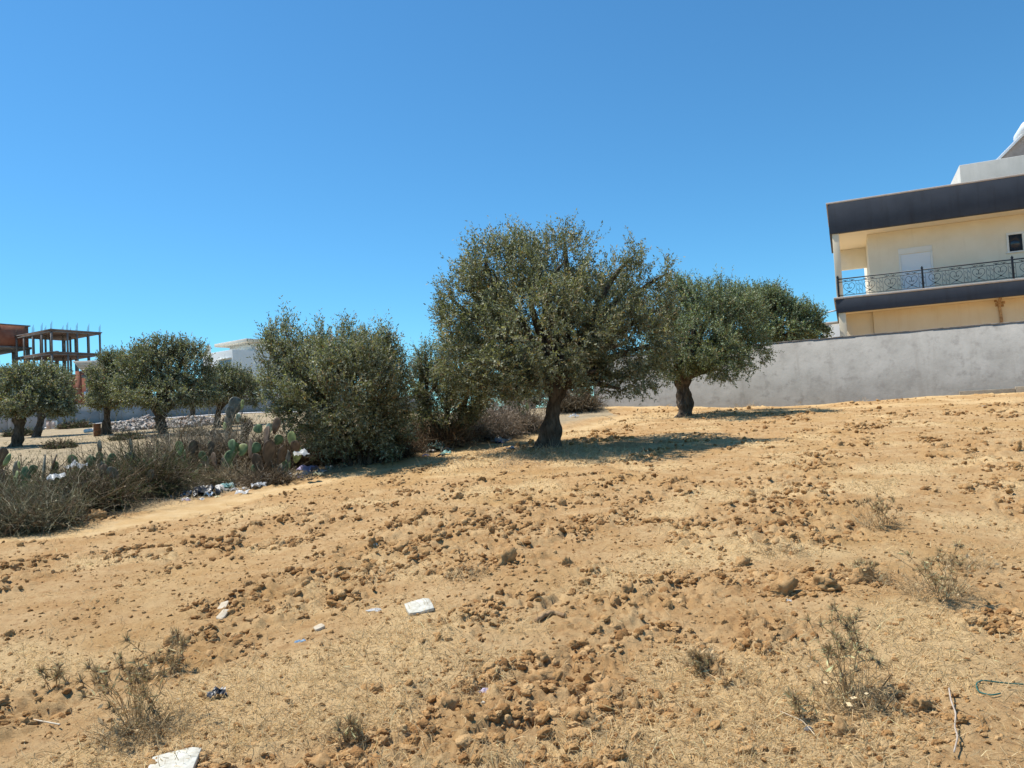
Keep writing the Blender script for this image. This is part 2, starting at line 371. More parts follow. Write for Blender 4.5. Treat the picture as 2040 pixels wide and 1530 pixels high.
def house():
    T = 20.
    root = empty('villa', hq(4, -2, 1.9), 'cream two-storey villa with slate fascias and wrought iron balcony', 'house')
    def pt(nm, g, mt, bevel=.012, parent=None, smooth=False): return part(nm, g, mt, parent or root, smooth, bevel)
    # roof
    g = HB(.0, T, -.22, 0, 8.62, 9.88); hb(g, 0, .22, -4.6, -.222, 8.62, 9.88)
    fas = pt('roof_fascia', g, M_SLATE)
    g = HB(-.05, T, -.3, .014, 9.883, 9.955); hb(g, -.05, .3, -4.65, -.302, 9.883, 9.955); pt('stone_cap', g, M_CAPST, .01, fas)
    g = HB(.225, T, -4.6, -.225, 8.66, 8.9); hb(g, 1.5, T, -9, -4.603, 8.66, 8.9); pt('roof_slab', g, M_SOFFIT)
    # balcony floor
    g = HB(.04, T, -.2, -.0, 5.28, 5.85); hb(g, .04, .24, -4.6, -.202, 5.28, 5.85); bf = pt('balcony_fascia', g, M_SLATE)
    g = HB(-.02, T, -.4, .05, 5.853, 5.93); hb(g, -.02, .4, -4.6, -.402, 5.853, 5.93); pt('stone_cap', g, M_CAPST, .01, bf)
    g = HB(.243, T, -4.6, -.203, 5.33, 5.85); pt('balcony_slab', g, M_SOFFIT)
    # walls
    pt('upper_wall', HB(1.46, T, -9, -1.34, 5.85, 8.658), M_CREAM)
    pt('lower_wall', HB(1.46, T, -9, -1.34, 1.0, 5.328), M_CREAM_BOUNCE)
    pt('end_panel', HB(.3, 1.458, -4.5, -4.3, 7.72, 8.658), M_CREAM)
    pt('ground_floor_panel', HB(.4, 1.455, -1.75, -1.5, 1.0, 5.328), M_SOFFIT)
    pt('column', HB(.1, .36, -.34, -.07, 5.932, 8.62), M_SOFFIT)
    pt('column', HB(.12, .4, -.36, -.08, 1.0, 5.278), M_SOFFIT)
    # shutter window
    z0, z1 = 5.9, 7.86
    fr = HB(2.6, 3.86, -1.34, -1.3, 7.62, z1); hb(fr, 2.6, 2.68, -1.34, -1.3, z0, 7.617); hb(fr, 3.78, 3.86, -1.34, -1.3, z0, 7.617)
    wn = pt('shutter_window', fr, M_WHITE, .006)
    g = Geo()
    for k in range(34): hb(g, 2.683, 3.777, -1.34, -1.318-.004*(k % 2), z0+k*.05, z0+k*.05+.048)
    pt('roller_shutter', g, M_SHUT, .004, wn)
    # small window
    fr = HB(6.5, 7.2, -1.34, -1.29, 7.87, 7.96); hb(fr, 6.5, 6.57, -1.34, -1.29, 7.2, 7.867); hb(fr, 7.03, 7.2, -1.34, -1.29, 7.2, 7.867); hb(fr, 6.46, 7.24, -1.34, -1.25, 7.14, 7.197)
    wn = pt('small_window', fr, M_WHITE, .006)
    pt('pane', HB(6.573, 7.027, -1.34, -1.328, 7.2, 7.867), M_GLASS, 0, wn)
    # railing
    g = Geo(); r0 = .19
    for z_, s_ in ((6.69, .022), (6.56, .012), (6.0, .012)):
        hb(g, r0, 12.6, -.06-s_, -.06+s_, z_-s_, z_+s_)
    rail = pt('railing', g, M_IRON, 0)
    for t in (.19, 3.32, 6.41, 9.5):
        g = HB(t-.035, t+.035, -.1, -.02, 5.932, 6.76); hb(g, t-.045, t+.045, -.11, -.01, 6.763, 6.79); hb(g, t-.02, t+.02, -.08, -.04, 6.793, 6.84)
        pt('post', g, M_IRON, .006, rail)
    # heart scroll
    def fr2(t, pts): return np.array([hq(t+a_, -.06, 6.0+b_) for a_, b_ in pts])
    ar = np.linspace(0, 1, 22)
    lobe = []
    for q in ar:
        an = math.radians(-25+235*q); lobe.append((.115+.105*math.cos(an)-.01, .36+.13*math.sin(an)))
    curl = [(lobe[-1][0]+.05*(1-q)*math.cos(3.6+5.5*q)+.045, lobe[-1][1]+.05*(1-q)*math.sin(3.6+5.5*q)-.0) for q in np.linspace(0, 1, 9)]
    half = [(-.19, .02), (-.1, .06), (0, .12), (.12, .2), (.19, .28)]+lobe+curl
    hm = None; bm_ = None; sm = None
    ht = [.6, 1.37, 2.15, 2.92, 3.75, 4.5, 5.27, 6.0, 6.85, 7.6, 8.4, 9.1]
    for t in ht:
        if hm is None:
            g = Geo()
            for s_ in (1, -1): g.tube(fr2(t, [(s_*a_, b_) for a_, b_ in half]), .0085, 4)
            g.tube(fr2(t, [(-.03, .12), (0, .15), (.03, .12), (0, .09), (-.03, .12)]), .012, 4)
            hm = pt('heart_scroll', g, M_IRON, 0, rail); ht0 = t
        else:
            c = hm.copy(); COL.objects.link(c); c.parent = rail; c.location = EX*(t-ht0)
    for k in range(len(ht)):
        t = ht[k]+.385
        g = Geo()
        for dt in (-.12, 0, .12):
            hb(g, t+dt-.006, t+dt+.006, -.066, -.054, 6.012, 6.548)
        for dt in (-.06, .06):
            for zz in (6.12, 6.36): g.tube(fr2(t, [(dt+.03*math.sin(q*6.28), zz-6.0+.1*q) for q in np.linspace(0, 1, 9)]), .007, 4)
        pt('baluster_group', g, M_IRON, 0, rail)
        g = Geo(); t = ht[k]
        for s_ in (1, -1):
            g.tube(fr2(t, [(s_*(.02+.2*q), .6+.025*math.sin(q*9)) for q in np.linspace(0, 1, 12)]), .009, 4)
            g.tube(fr2(t, [(s_*.1, .6), (s_*.13, .62), (s_*.16, .6)]), [.006, .02, .006], 5)
        pt('leaf_scroll', g, M_IRON, 0, rail)
    # roof room
    g = HB(5.3, 12, -7.4, -3, 8.9, 11.44); rr = pt('roof_room', g, pm('old_white_paint', (.5, .49, .45), (.58, .57, .53), 1.2, .85, .1, 20, streak=((.46, .45, .41), 2.5)), .02)
    # drain spout and stained downpipe
    g = Geo(); g.tube([hq(.06, -.3, 5.43), hq(-.3, -.28, 5.38)], .03, 8); pt('drain_spout', g, M_PVC, 0)
    g = Geo(); g.tube([hq(.5+5.5, -.6, 5.3), hq(6.02, -.9, 5.22), hq(6.05, -1.25, 5.05), hq(6.08, -1.27, 4.7), hq(6.06, -1.27, 1.5)], .055, 8); pt('downpipe', g, M_RUSTP, 0)
    g = Geo(); rg = np.random.default_rng(3)
    for k in range(7):
        t = 5.9+.3*rg.random(); z = 5.0+.25*rg.random(); hb(g, t, t+.12*rg.random()+.05, -1.34, -1.32-.02*rg.random(), z, z+.1)
    pt('broken_plaster', g, M_RUSTP, .004)
    # solar water heater on the roof room
    sh = empty('solar_water_heater', hq(7.6, -4.6, 11.44), 'white solar water heater with tilted collector on villa roof', 'water heater')
    up = nrm(EX*1.05+EZ*.98); nn = nrm(np.cross(EN, up)); nn = nn if nn[2] > 0 else -nn
    o_ = hq(6.85, -5.5, 11.62)
    g = Geo(); g.box(o_, up*1.75, EN*1.1, nn*.07); part('collector', g, M_STEELBK, sh, bevel=.01)
    for a_, b_ in ((-.05, .05), (1.103, .05)):
        g = Geo(); g.box(o_+EN*a_-nn*.015, up*1.78, EN*b_, nn*.11); part('collector_frame', g, M_TANK, sh, bevel=.008)
    g = Geo(); g.add([o_+EN*1.02-nn*.02, o_+up*1.7+EN*1.02-nn*.02, hq(8.05, -4.48, 11.44), hq(6.87, -4.48, 11.44)], np.array([[0, 1, 2, 3]])); part('side_sheet', g, M_STEELBK, sh)
    for tt in (0., 1.0):
        g = Geo(); pb = hq(8.1, -5.45+tt, 11.44); g.tube([pb, pb+EZ*1.1], .025, 6); part('stand_leg', g, M_TANK, sh)
    g = Geo(); c0 = hq(8.12, -5.85, 12.92)
    q = np.linspace(0, 1, 19); L_ = 1.85
    rr_ = .29*np.sqrt(np.clip(1-np.clip((np.abs(q-.5)-.42)/.08, 0, 1)**2, .0025, 1))
    g.tube([c0+EN*(L_*a_) for a_ in q], rr_, 20); part('tank', g, M_TANK, sh, smooth=True)
house()

# small far building glimpsed between tree and villa
def far_block():
    b0 = P(1640, 680, 70)
    g = Geo(); d_ = nrm(np.array([.9, -.43, 0])); n_ = np.array([.43, .9, 0])
    root = empty('distant_house', (b0[0], b0[1], zmacro(b0[0], b0[1])), 'small white flat-roofed house glimpsed between tree and villa', 'house')
    zt = P(1660, 646, 70)[2]
    g.box(b0+EZ*(-b0[2]+1.5), d_*3.2, n_*6, EZ*(zt-1.5)); part('wall', g, M_WHITE, root, bevel=.03)
    g = Geo(); g.box(b0-d_*.1-n_*.1+EZ*(zt-b0[2]+.003), d_*3.4, n_*6.2, EZ*.2); part('parapet', g, M_WALL, root)
far_block()

# ------------------------------------------------------------------ buildings far left
M_CONC = pm('raw_concrete', (.14, .13, .125), (.22, .205, .195), 1.2, .9, .2, 10)
M_HOURDI = pm('brick_ceiling', (.15, .1, .08), (.2, .135, .11), 1.0, .9, stretch=(1, 1, 1))
M_BRICK = pm('red_brick', (.26, .095, .06), (.33, .14, .09), 1.4, .9, .2, 12)
M_REBAR = pm('rebar', (.14, .09, .06), None, rough_=.8)
def frame_building():
    d = 102.; C0 = P(102, 655, d); zt = C0[2]; C0 = C0*np.array([1, 1, 0])
    e1 = np.array([.52, .854, 0]); e2 = np.array([-.854, .52, 0]); zb = float(zmacro(C0[0], C0[1]))
    root = empty('unfinished_building', (*C0[:2], zb), 'unfinished concrete frame building with bare columns and red ceilings', 'building')
    def bx(g, a0, a1, b0, b1, z0, z1): return g.box(C0+e1*a0+e2*b0+EZ*z0, e1*(a1-a0), e2*(b1-b0), EZ*(z1-z0))
    A1, B1 = 6.9, 9.3
    cols = [(.0, 0), (2.1, 0), (3.4, 0), (6.6, 0), (0, 2.4), (0, 7.), (3.2, 3.2), (6.6, 3.0), (3.2, 6.4), (6.6, 6.2), (0, 9.), (3.2, 9.), (6.6, 9.), (0, 4.7), (5., 0), (5., 4.6), (1.6, 4.6), (1.6, 7.7)]
    for lv in range(4):
        z1 = zt-lv*3.02
        g = bx(Geo(), -.15, A1, -.15, B1, z1-.12, z1); s_ = part('floor_slab', g, M_CONC, root)
        g = bx(Geo(), -.05, A1-.1, -.05, B1-.1, z1-.3, z1-.123); part('brick_ceiling', g, M_HOURDI, s_)
        g = Geo()
        bx(g, -.12, .12, .14, B1-.2, z1-.42, z1-.303); bx(g, .14, A1-.2, -.12, .12, z1-.42, z1-.303); part('edge_beam', g, M_CONC, s_)
        for a_, b_ in cols:
            g = bx(Geo(), a_-.09, a_+.11, b_-.09, b_+.11, z1-3.02+.003, z1-.425 if (a_ == 0 or b_ == 0) else z1-.303); part('column', g, M_CONC, root)
    for a_, b_ in cols:
        g = Geo()
        for k in range(3): g.tube([C0+e1*(a_+.1*(k-1))+e2*b_+EZ*(zt+.001), C0+e1*(a_+.1*(k-1)+.03)+e2*b_+EZ*(zt+.7+.2*k)], .02, 4)
        part('rebar', g, M_REBAR, root)
    # taller block further left
    D0, D1 = 9.6, 22.
    zt2 = P(12, 640, 104)[2]
    def b2(g, a0, a1, b0_, b1, z0, z1): return bx(g, a0, a1, b0_, b1, z0, z1)
    part('roof_slab', b2(Geo(), -2.6, 2.2, D0, D1, zt2-.16, zt2), M_CONC, root)
    part('brick_wall', b2(Geo(), -2.3, 2., D0+.2, D1-.2, zt2-3.1, zt2-.163), M_BRICK, root)
    part('floor_slab', b2(Geo(), -2.7, 2.3, D0, D1, zt2-3.4, zt2-3.103), M_CONC, root)
    for lv in (1, 2, 3):
        for a_, b_ in ((-2.3, 10.1), (-2.3, 13.4), (2., 10.1), (2., 14.), (6, 10.1), (6, 14), (-2.3, 17)):
            part('column', b2(Geo(), a_-.2, a_+.2, b_-.2, b_+.2, zt2-3.4-lv*2.7+.003, zt2-3.4-(lv-1)*2.7-(.303 if lv > 1 else .003)), M_CONC, root)
        part('floor_slab', b2(Geo(), -2.7, A1, D0, D1, zt2-3.4-lv*2.7-.3, zt2-3.4-lv*2.7), M_HOURDI if lv == 2 else M_CONC, root)
    g = Geo(); q = C0+e1*-2.5+e2*9.4
    rg = np.random.default_rng(2)
    for k in range(9):
        g.tube([q+EZ*(zt2-2.9+.3*k)-e2*rg.random()*.2, q-e2*(.3+.9*(1-k/9)+.3*rg.random())+EZ*(zt2-2.9+.3*k+.1)], .04, 4)
    g.tube([q-e2*1.2+EZ*(zt2-2.9), q+EZ*(zt2+.5)], .06, 4); g.tube([q-e2*.8+EZ*(zt2-2.9), q-e2*.0+EZ*(zt2-.6)], .05, 4)
    part('formwork_props', g, pm('formwork_timber', (.2, .13, .09), None), root)
frame_building()

def brick_house():
    d = 84.; C0 = P(151, 720, d); zt = C0[2]; C0 = C0*np.array([1, 1, 0]); zb = float(zmacro(C0[0], C0[1]))
    e1 = nrm(np.array([.97, .25, 0])); e2 = np.array([-.25, .97, 0])
    root = empty('brick_house', (*C0[:2], zb), 'unfinished red brick house with pale flared cornice behind olive trees', 'house')
    zc = P(160, 737, d)[2]
    g = Geo(); o = C0-e1*.1
    V = [o+e1*(-.1)+EZ*zt-e2*.5, o+e1*7+EZ*zt-e2*.5, o+e1*7+EZ*zt+e2*6, o-e1*.1+EZ*zt+e2*6,
         o+e1*.55+EZ*zc, o+e1*6.5+EZ*zc, o+e1*6.5+EZ*zc+e2*5.6, o+e1*.55+EZ*zc+e2*5.6]
    g.add(V, np.array([[0, 1, 2, 3], [4, 5, 1, 0], [5, 6, 2, 1], [7, 4, 0, 3], [6, 7, 3, 2], [7, 6, 5, 4]])[:, ::-1])
    part('cornice', g, pm('grey_board', (.5, .49, .46), (.62, .6, .57), 2, .85, .2, 20, stretch=(3, 1, 1)), root)
    for k in range(1, 6):
        q = k/6; g = Geo(); a = V[0]*(1-q)+V[4]*q; b = V[1]*(1-q)+V[5]*q
        g.box(a-e2*.03, b-a, e2*.06, EZ*.03); part('cornice_batten', g, M_CONC, root)
    part('wall', Geo().box(C0+e1*.5+e2*.1+EZ*zb, e1*6, e2*5.4, EZ*(zc-zb-.003)), M_BRICK, root)
    part('side_wall', Geo().box(C0-e1*3.4+e2*3.5+EZ*zb, e1*3.88, e2*.25, EZ*(zc-zb-.6)), M_BRICK, root)
    part('side_pier', Geo().box(C0-e1*.15+e2*.2+EZ*zb, e1*.6, e2*.5, EZ*(zc-zb-.1)), M_BRICK, root)
    part('concrete_column', Geo().box(C0+e1*.9+e2*.04+EZ*zb, e1*.22, e2*.055, EZ*(zc-zb-.006)), M_CONC, root)
    part('concrete_lintel', Geo().box(C0+e1*.5+e2*.05+EZ*(zc-.9), e1*.395, e2*.047, EZ*.35), M_CONC, root)
    part('concrete_lintel', Geo().box(C0+e1*1.125+e2*.05+EZ*(zc-.9), e1*5.3, e2*.047, EZ*.35), M_CONC, root)
    part('meter_panel', Geo().box(C0+e1*.7+e2*.0+EZ*(zc-3.1), e1*.5, e2*.095, EZ*.7), M_SHUT, root)
brick_house()

def white_house():
    d = 92.; C0 = P(463, 696, d); zt = C0[2]; C0 = C0*np.array([1, 1, 0]); zb = float(zmacro(C0[0], C0[1]))
    e1 = nrm(np.array([.80, .6, 0])); e2 = np.array([-.6, .8, 0]); e2 = nrm(np.array([-.8, .6, 0])); e1 = nrm(np.array([.6, .8, 0]))
    root = empty('white_house', (*C0[:2], zb), 'white cubic house with roof terrace behind the left olives', 'house')
    part('wall', Geo().box(C0+EZ*zb, e1*11, e2*6.5, EZ*(zt-zb)), M_WHITE, root, bevel=.03)
    zr = P(490, 680, d+4)[2]
    g = Geo().box(C0+e1*3.2+e2*.1+EZ*(zt+.003), e1*6.5, e2*5.4, EZ*(zr-zt-.35)); part('roof_room', g, M_WHITE, root)
    g = Geo().box(C0+e1*1.9-e2*.15+EZ*(zr-.345), e1*9, e2*7, EZ*.4); part('roof_slab', g, pm('ivory_paint', (.72, .66, .55), (.78, .72, .6), 1), root, bevel=.02)
    g = Geo().box(C0+e1*.1+e2*5.2+EZ*(zt+.004), e1*.3, e2*.3, EZ*(zr-zt-.355)); part('terrace_column', g, M_WHITE, root)
    wz = zt-2.6
    g = Geo().box(C0+e2*.3-e1*.04+EZ*wz, e2*2.6, e1*.05, EZ*1.5); wn = part('window', g, M_WHITE, root)
    for k in range(2):
        g = Geo().box(C0+e2*(.4+k*1.22)-e1*.055+EZ*(wz+.1), e2*1.15, e1*.014, EZ*1.3); part('pane', g, pm('pale_blue_shutter', (.25, .4, .48), None, rough_=.15, spec=.6), wn)  # two leaves in the shutters' own pale blue
    g = Geo().box(C0+e2*.2-e1*.1+EZ*(wz-.12), e2*2.8, e1*.095, EZ*.1); part('sill', g, M_WHITE, wn)
    g = Geo().box(C0+e2*.25-e1*.25+EZ*(wz+1.53), e2*2.7, e1*.245, EZ*.14); part('canopy', g, M_WHITE, wn)
white_house()

# far wall, road, rubble
M_FARW = pm('far_wall_render', (.24, .235, .22), (.32, .31, .29), .8, .9, .2, 6)  # base colour darkened to carry the shade on the street wall
M_BEIGE = pm('beige_render', (.5, .41, .36), (.6, .5, .44), .7, .9, .2, 6)
def wall_run(name, pts, h, th, mt, label):
    root = empty(name, (pts[0][0], pts[0][1], zmacro(pts[0][0], pts[0][1])), label, 'wall')
    for a, b in zip(pts[:-1], pts[1:]):
        a = np.array([a[0], a[1], 0]); b = np.array([b[0], b[1], 0]); L_ = np.linalg.norm(b-a); dv = (b-a)/L_; nv = np.array([-dv[1], dv[0], 0])
        n = max(1, int(L_/4))
        for k in range(n):
            p0 = a+dv*L_*k/n; z0 = float(zmacro(p0[0], p0[1]))
            part('panel', Geo().box(p0+EZ*(z0-.6), dv*(L_/n-.03), nv*th, EZ*(h+.6)), mt, root)
            part('pier', Geo().box(p0-dv*.12-nv*.06+EZ*(z0-.6), dv*.22, nv*(th+.12), EZ*(h+.68)), mt, root)
fw = [P(x, y, d_)[:2] for x, y, d_ in ((96, 858, 62), (200, 846, 68), (314, 832, 74), (440, 826, 78), (640, 815, 84), (860, 800, 92))]
wall_run('street_wall', fw, 1.9, .2, M_FARW, 'long blue-grey street wall in shade behind left olive trees')
bw = [P(x, y, d_)[:2] for x, y, d_ in ((-90, 866, 54), (20, 864, 55.5), (90, 862, 57))]
wall_run('yard_wall', bw, 1.75, .2, M_BEIGE, 'low beige yard wall at far left edge behind olive trunks')
def ribbon(name, pl, wd, mt, lift):
    g = Geo(); pl = np.array(pl); q = np.linspace(0, len(pl)-1, 60)
    X = np.interp(q, range(len(pl)), pl[:, 0]); Y = np.interp(q, range(len(pl)), pl[:, 1]); T = nrm(np.gradient(np.stack([X, Y], 1), axis=0))
    rows = []
    for s_ in (-1, -.5, 0, .5, 1):
        x = X-T[:, 1]*wd*s_/2; y = Y+T[:, 0]*wd*s_/2; rows.append(np.stack([x, y, zg(x, y)+lift], 1))
    V = np.stack(rows, 1).reshape(-1, 3); i = np.arange(59)[:, None]*5; j = np.arange(4)[None]
    g.add(V, np.stack([i+j, i+5+j, i+6+j, i+j+1], -1).reshape(-1, 4)[:, ::-1])
    o = bpy.data.objects.new(name, g.mesh(name)); o.data.materials.append(mt); COL.objects.link(o); o['kind'] = 'structure'
M_TRACK = pm('pale_gravel', (.45, .43, .41), (.58, .55, .52), 1.2, .95, .5, 12)
ribbon('gravel_road', [(a-1.2+.0, b-3.4) for a, b in [(x, y) for x, y in fw]], 5.2, M_TRACK, .05)

rg = np.random.default_rng(11)
def ico(sub):
    bm = bmesh.new(); bmesh.ops.create_icosphere(bm, subdivisions=sub, radius=1); bm.verts.ensure_lookup_table()
    V = np.array([v.co[:] for v in bm.verts]); F = np.array([[v.index for v in f.verts] for f in bm.faces]); bm.free(); return V, F
IC1, IC2, IC3 = ico(1), ico(2), ico(3)
def rotmats(n, rg):
    q = nrm(rg.normal(size=(n, 4))); a, b, c, d = q.T
    return np.stack([np.stack([1-2*(c*c+d*d), 2*(b*c-a*d), 2*(b*d+a*c)], -1), np.stack([2*(b*c+a*d), 1-2*(b*b+d*d), 2*(c*d-a*b)], -1), np.stack([2*(b*d-a*c), 2*(c*d+a*b), 1-2*(b*b+c*c)], -1)], 1)
def lumps(g, pos, size, rg, base=IC1, jit=.3, flat=.7, col=None):
    V, F = base; n = len(pos); k = len(V)
    W = V[None]*(1+jit*rg.normal(size=(n, k, 1)))*np.stack([np.ones(n), .6+.5*rg.random(n), flat*(.6+.6*rg.random(n))], -1)[:, None]
    W = np.einsum('nij,nkj->nki', rotmats(n, rg), W)*size[:, None, None]
    W = W+pos[:, None]
    FF = (F[None]+(np.arange(n)*k)[:, None, None]).reshape(-1, 3)
    g.add(W.reshape(-1, 3), FF, None if col is None else np.repeat(col, k, axis=0))
def rubble(px0, px1, py, d, h, n, seed, label):
    rg = np.random.default_rng(seed)
    a = P(px0, py, d); b = P(px1, py, d); c = (a+b)/2; hw = np.linalg.norm(b-a)/2; base = np.array([c[0], c[1], zmacro(c[0], c[1])])
    u = rg.random(n)*2-1; v = rg.random(n)*2-1; keep = u*u+v*v < 1; u, v = u[keep], v[keep]
    x = c[0]+u*hw; y = c[1]+v*3; hh = h*(1-u*u-v*v)**.6*(.65+.5*perlin(x*.8, y*.8, 3)); z = zmacro(x, y)+hh*(.3+.7*rg.random(len(x)))
    sz = .05+.13*rg.random(len(x))**3
    pal = np.array([(.4, .375, .34), (.28, .26, .24), (.52, .49, .45), (.36, .26, .19), (.2, .185, .17), (.38, .33, .29)])
    g = Geo(); lumps(g, np.stack([x, y, z], 1), sz, rg, IC1, .32, .45, pal[rg.integers(0, 6, len(x))])
    # earth core
    q = np.linspace(-1, 1, 24); U_, V_ = np.meshgrid(q, q); rr = np.clip(1-U_**2-V_**2, 0, 1)
    X = c[0]+U_*hw; Y = c[1]+V_*3; Z = zmacro(X, Y)-.1+h*rr**.6*(.65+.5*perlin(X*.8, Y*.8, 3))
    i = np.arange(23)[:, None]*24; j = np.arange(23)[None]
    g.add(np.stack([X, Y, Z], -1).reshape(-1, 3), np.stack([i+j, i+j+1, i+25+j, i+24+j], -1).reshape(-1, 4), np.array([.4, .36, .32]))
    single('rubble_heap', g, attrmat('rubble_mix'+str(seed), .95), base, label, 'rubble', kind='stuff')
rubble(222, 335, 856, 47, .75, 3000, 1, 'wide heap of pale broken rubble behind left olive trunks')
rubble(330, 428, 853, 47.5, .68, 2600, 2, 'smaller rubble heap right of the forked olive trunk')

# ------------------------------------------------------------------ trees
def tree(name, label, base, d, fork, lobes, nshoot, seed, r=.25, leafL=.07, shootL=.35, nleaf=16, up=.55, green=0., group=None, stems=None, dens=None, cat='tree', twn=500):
    rg = np.random.default_rng(seed)
    if d is None: b = on(*base)
    else:
        b = P(base[0], base[1], d); b[2] = float(zg(b[0], b[1]))
    D = b[1]; k = D/FPX
    root = empty(name, b, label, cat, group)
    LB = []
    for q in lobes:
        px, py, rx, rz = q[:4]; dy = q[4] if len(q) > 4 else rg.uniform(-.8, .8); rx = rx*(1.2 if D > 32.9 else 1); ry = q[5] if len(q) > 5 else max(rx, rz)*k*1.05
        LB.append((P(px, py, D+dy), np.array([rx*k, ry, rz*k])))
    C_ = np.array([q[0] for q in LB]); Rd = np.array([q[1] for q in LB])
    # wood
    ph = rg.random(6)*6.28
    def bark(t, th):
        return 1+.2*np.sin(2*th+ph[0]+4*t)+.14*np.sin(3*th+ph[1]-6*t)+.07*np.sin(5*th+ph[2]+6*t)+.06*np.sin(9*th+ph[3]+9*t)+.12*math.sin(11*t+ph[4])+.07*math.sin(23*t+ph[5])+.09*perlin(th*1.9+20*ph[5], np.full(len(th), t*7.), 4)+.06*perlin(th*4.5, np.full(len(th), t*16.), 9)
    fk = []
    for s_ in (stems or [(base, fork, r)]):
        b0 = b if s_[0] == base else np.array([*P(s_[0][0], s_[0][1], D)[:2], 0])
        if s_[0] != base: b0[2] = float(zg(b0[0], b0[1]))
        f = P(s_[1][0], s_[1][1], D+(s_[3] if len(s_) > 3 else 0)); rr = s_[2]; q = np.linspace(0, 1, 40)[:, None]
        mid = (b0+f)/2+np.array([rg.normal()*.5*rr, 0, 0]); Q = (b0-EZ*.12)*(1-q)**2+2*mid*q*(1-q)+f*q*q
        rad = rr*(1+.85*np.exp(-q[:, 0]*8)-.22*q[:, 0]+.16*np.exp(-((q[:, 0]-1)/.15)**2))
        g = Geo(); g.tube(Q, rad, 36, lump=bark); part('trunk', g, M_BARK, root, smooth=True); fk.append((f, rr))
    for i in range(len(LB)):
        f, rr = fk[int(np.argmin([np.linalg.norm((q[0]-C_[i])[:2]) for q in fk]))]
        c = C_[i]; q = np.linspace(0, 1, 12)[:, None]; L_ = np.linalg.norm(c-f)
        mid = f*.45+c*.55+np.array([rg.normal()*.12*L_, rg.normal()*.12*L_, .12*L_])
        Q = f*(1-q)**2+2*mid*q*(1-q)+c*q*q+.03*np.sin(q*9+rg.random(3)*6)*q
        Q[0] = f-EZ*.05
        g = Geo(); g.tube(Q, rr*.6*(1-q[:, 0])**.75+.018, 7); part('branch', g, M_BARK, root, smooth=True)
    # shoots
    wgt = (Rd.prod(1))**.75*(np.ones(len(LB)) if dens is None else np.array(dens)); wgt = wgt/wgt.sum()
    n0 = int(nshoot*1.9); li = rg.choice(len(LB), n0, p=wgt)
    dr = nrm(rg.normal(size=(n0, 3))); fr = .5+.5*rg.random(n0)**.6
    # uneven lobes
    bump = 1+.16*np.sin(dr[:, 0]*5+li*1.3)*np.sin(dr[:, 2]*6+li)+.1*np.sin(dr[:, 1]*9+li*2.)
    pos = C_[li]+dr*Rd[li]*(fr*bump)[:, None]
    nd = np.min(np.linalg.norm((pos[:, None]-C_[None])/Rd[None], axis=2), axis=1)
    keep = (rg.random(n0) < np.where(nd < .55, .3, 1.)) & (pos[:, 2] > zg(pos[:, 0], pos[:, 1])+.12)
    # clumps and gaps
    cl = perlin(pos[:, 0]*1.6/max(k/.0105, .6)+pos[:, 2]*.9, pos[:, 1]*1.6+pos[:, 2]*1.5, seed)
    keep &= rg.random(n0) < np.clip(.62+1.35*cl, .05, 1)
    idx = np.where(keep)[0][:nshoot]; pos, dr, cl = pos[idx], dr[idx], cl[idx]; n = len(pos)
    sd = nrm(dr*.55+np.array([0, 0, up])+rg.normal(size=(n, 3))*.33)
    low = pos[:, 2] < np.median(pos[:, 2])-.6*pos[:, 2].std()
    sd[low] = nrm(sd[low]-np.array([0, 0, .75]))
    sl_ = shootL*(.5+.9*rg.random(n)); top = pos[:, 2] > np.quantile(pos[:, 2], .82); sl_[top] *= 1.+.45*rg.random(top.sum())
    pos = pos-sd*sl_[:, None]*.4
    g = Geo(); bend = rg.normal(size=(n, 3))*.12
    Q = np.stack([pos, pos+sd*sl_[:, None]*.5, pos+(sd+bend)*sl_[:, None]], 1)
    ww = .0045*max(1, D/17)
    tid = np.arange(n) if n < 4500 else rg.choice(n, 4500, replace=False)
    Qt = Q[tid]; g.twigs(Qt, np.tile(np.array([[1, .7, .3]])*ww*1.3, (len(tid), 1)), sides=2)
    tw = part('twigs', g, M_TWIG, root); tw['kind'] = 'stuff'
    f = (np.arange(nleaf)+.5)/nleaf
    m_ = n*nleaf
    ff = np.clip(np.tile(f, (n, 1))+rg.normal(size=(n, nleaf))*.03, 0, 1.05)[..., None]
    B = Q[:, None, 0]*(1-ff)**1+0
    B = Q[:, None, 0]*(1-ff)+Q[:, None, 2]*ff
    side = nrm(np.cross(sd, rg.normal(size=(n, 3)))); s2 = np.cross(sd, side)
    ang = (np.arange(nleaf)*2.4)[None]+rg.normal(size=(n, nleaf))*.5
    pd = np.cos(ang)[..., None]*side[:, None]+np.sin(ang)[..., None]*s2[:, None]
    Dv = nrm(sd[:, None]*.75+pd*.75+rg.normal(size=(n, nleaf, 3))*.18)
    Wv = nrm(np.cross(Dv, sd[:, None]+rg.normal(size=(n, nleaf, 3))*.5))
    # upper side of the leaf towards the sky
    Nn = np.cross(Dv, Wv); Wv = np.where(Nn[..., 2:] < 0, -Wv, Wv)
    L_ = leafL*(.65+.6*rg.random((n, nleaf)))
    base_c = np.array([(.112, .12, .063), (.165, .17, .096), (.225, .222, .138), (.25, .212, .125), (.15, .167, .11)])
    pk = rg.choice(5, n, p=[.3, .34, .2, .06, .1])
    c = base_c[pk][:, None]*(1+.28*rg.normal(size=(n, nleaf, 1)))
    c = c*(1+np.array([-.18, .12, -.05])*green)
    c = np.clip(c, .015, .4)
    br = rg.random((n, nleaf)) < .035; c[br] = np.array([.2, .12, .05])
    g = Geo(); g.leaves(B.reshape(-1, 3), Dv.reshape(-1, 3), Wv.reshape(-1, 3), L_.ravel(), (L_*.175*max(1, min(1.5, D/22))).ravel(), c.reshape(-1, 3))
    part('crown', g, M_LEAF, root)
    return root

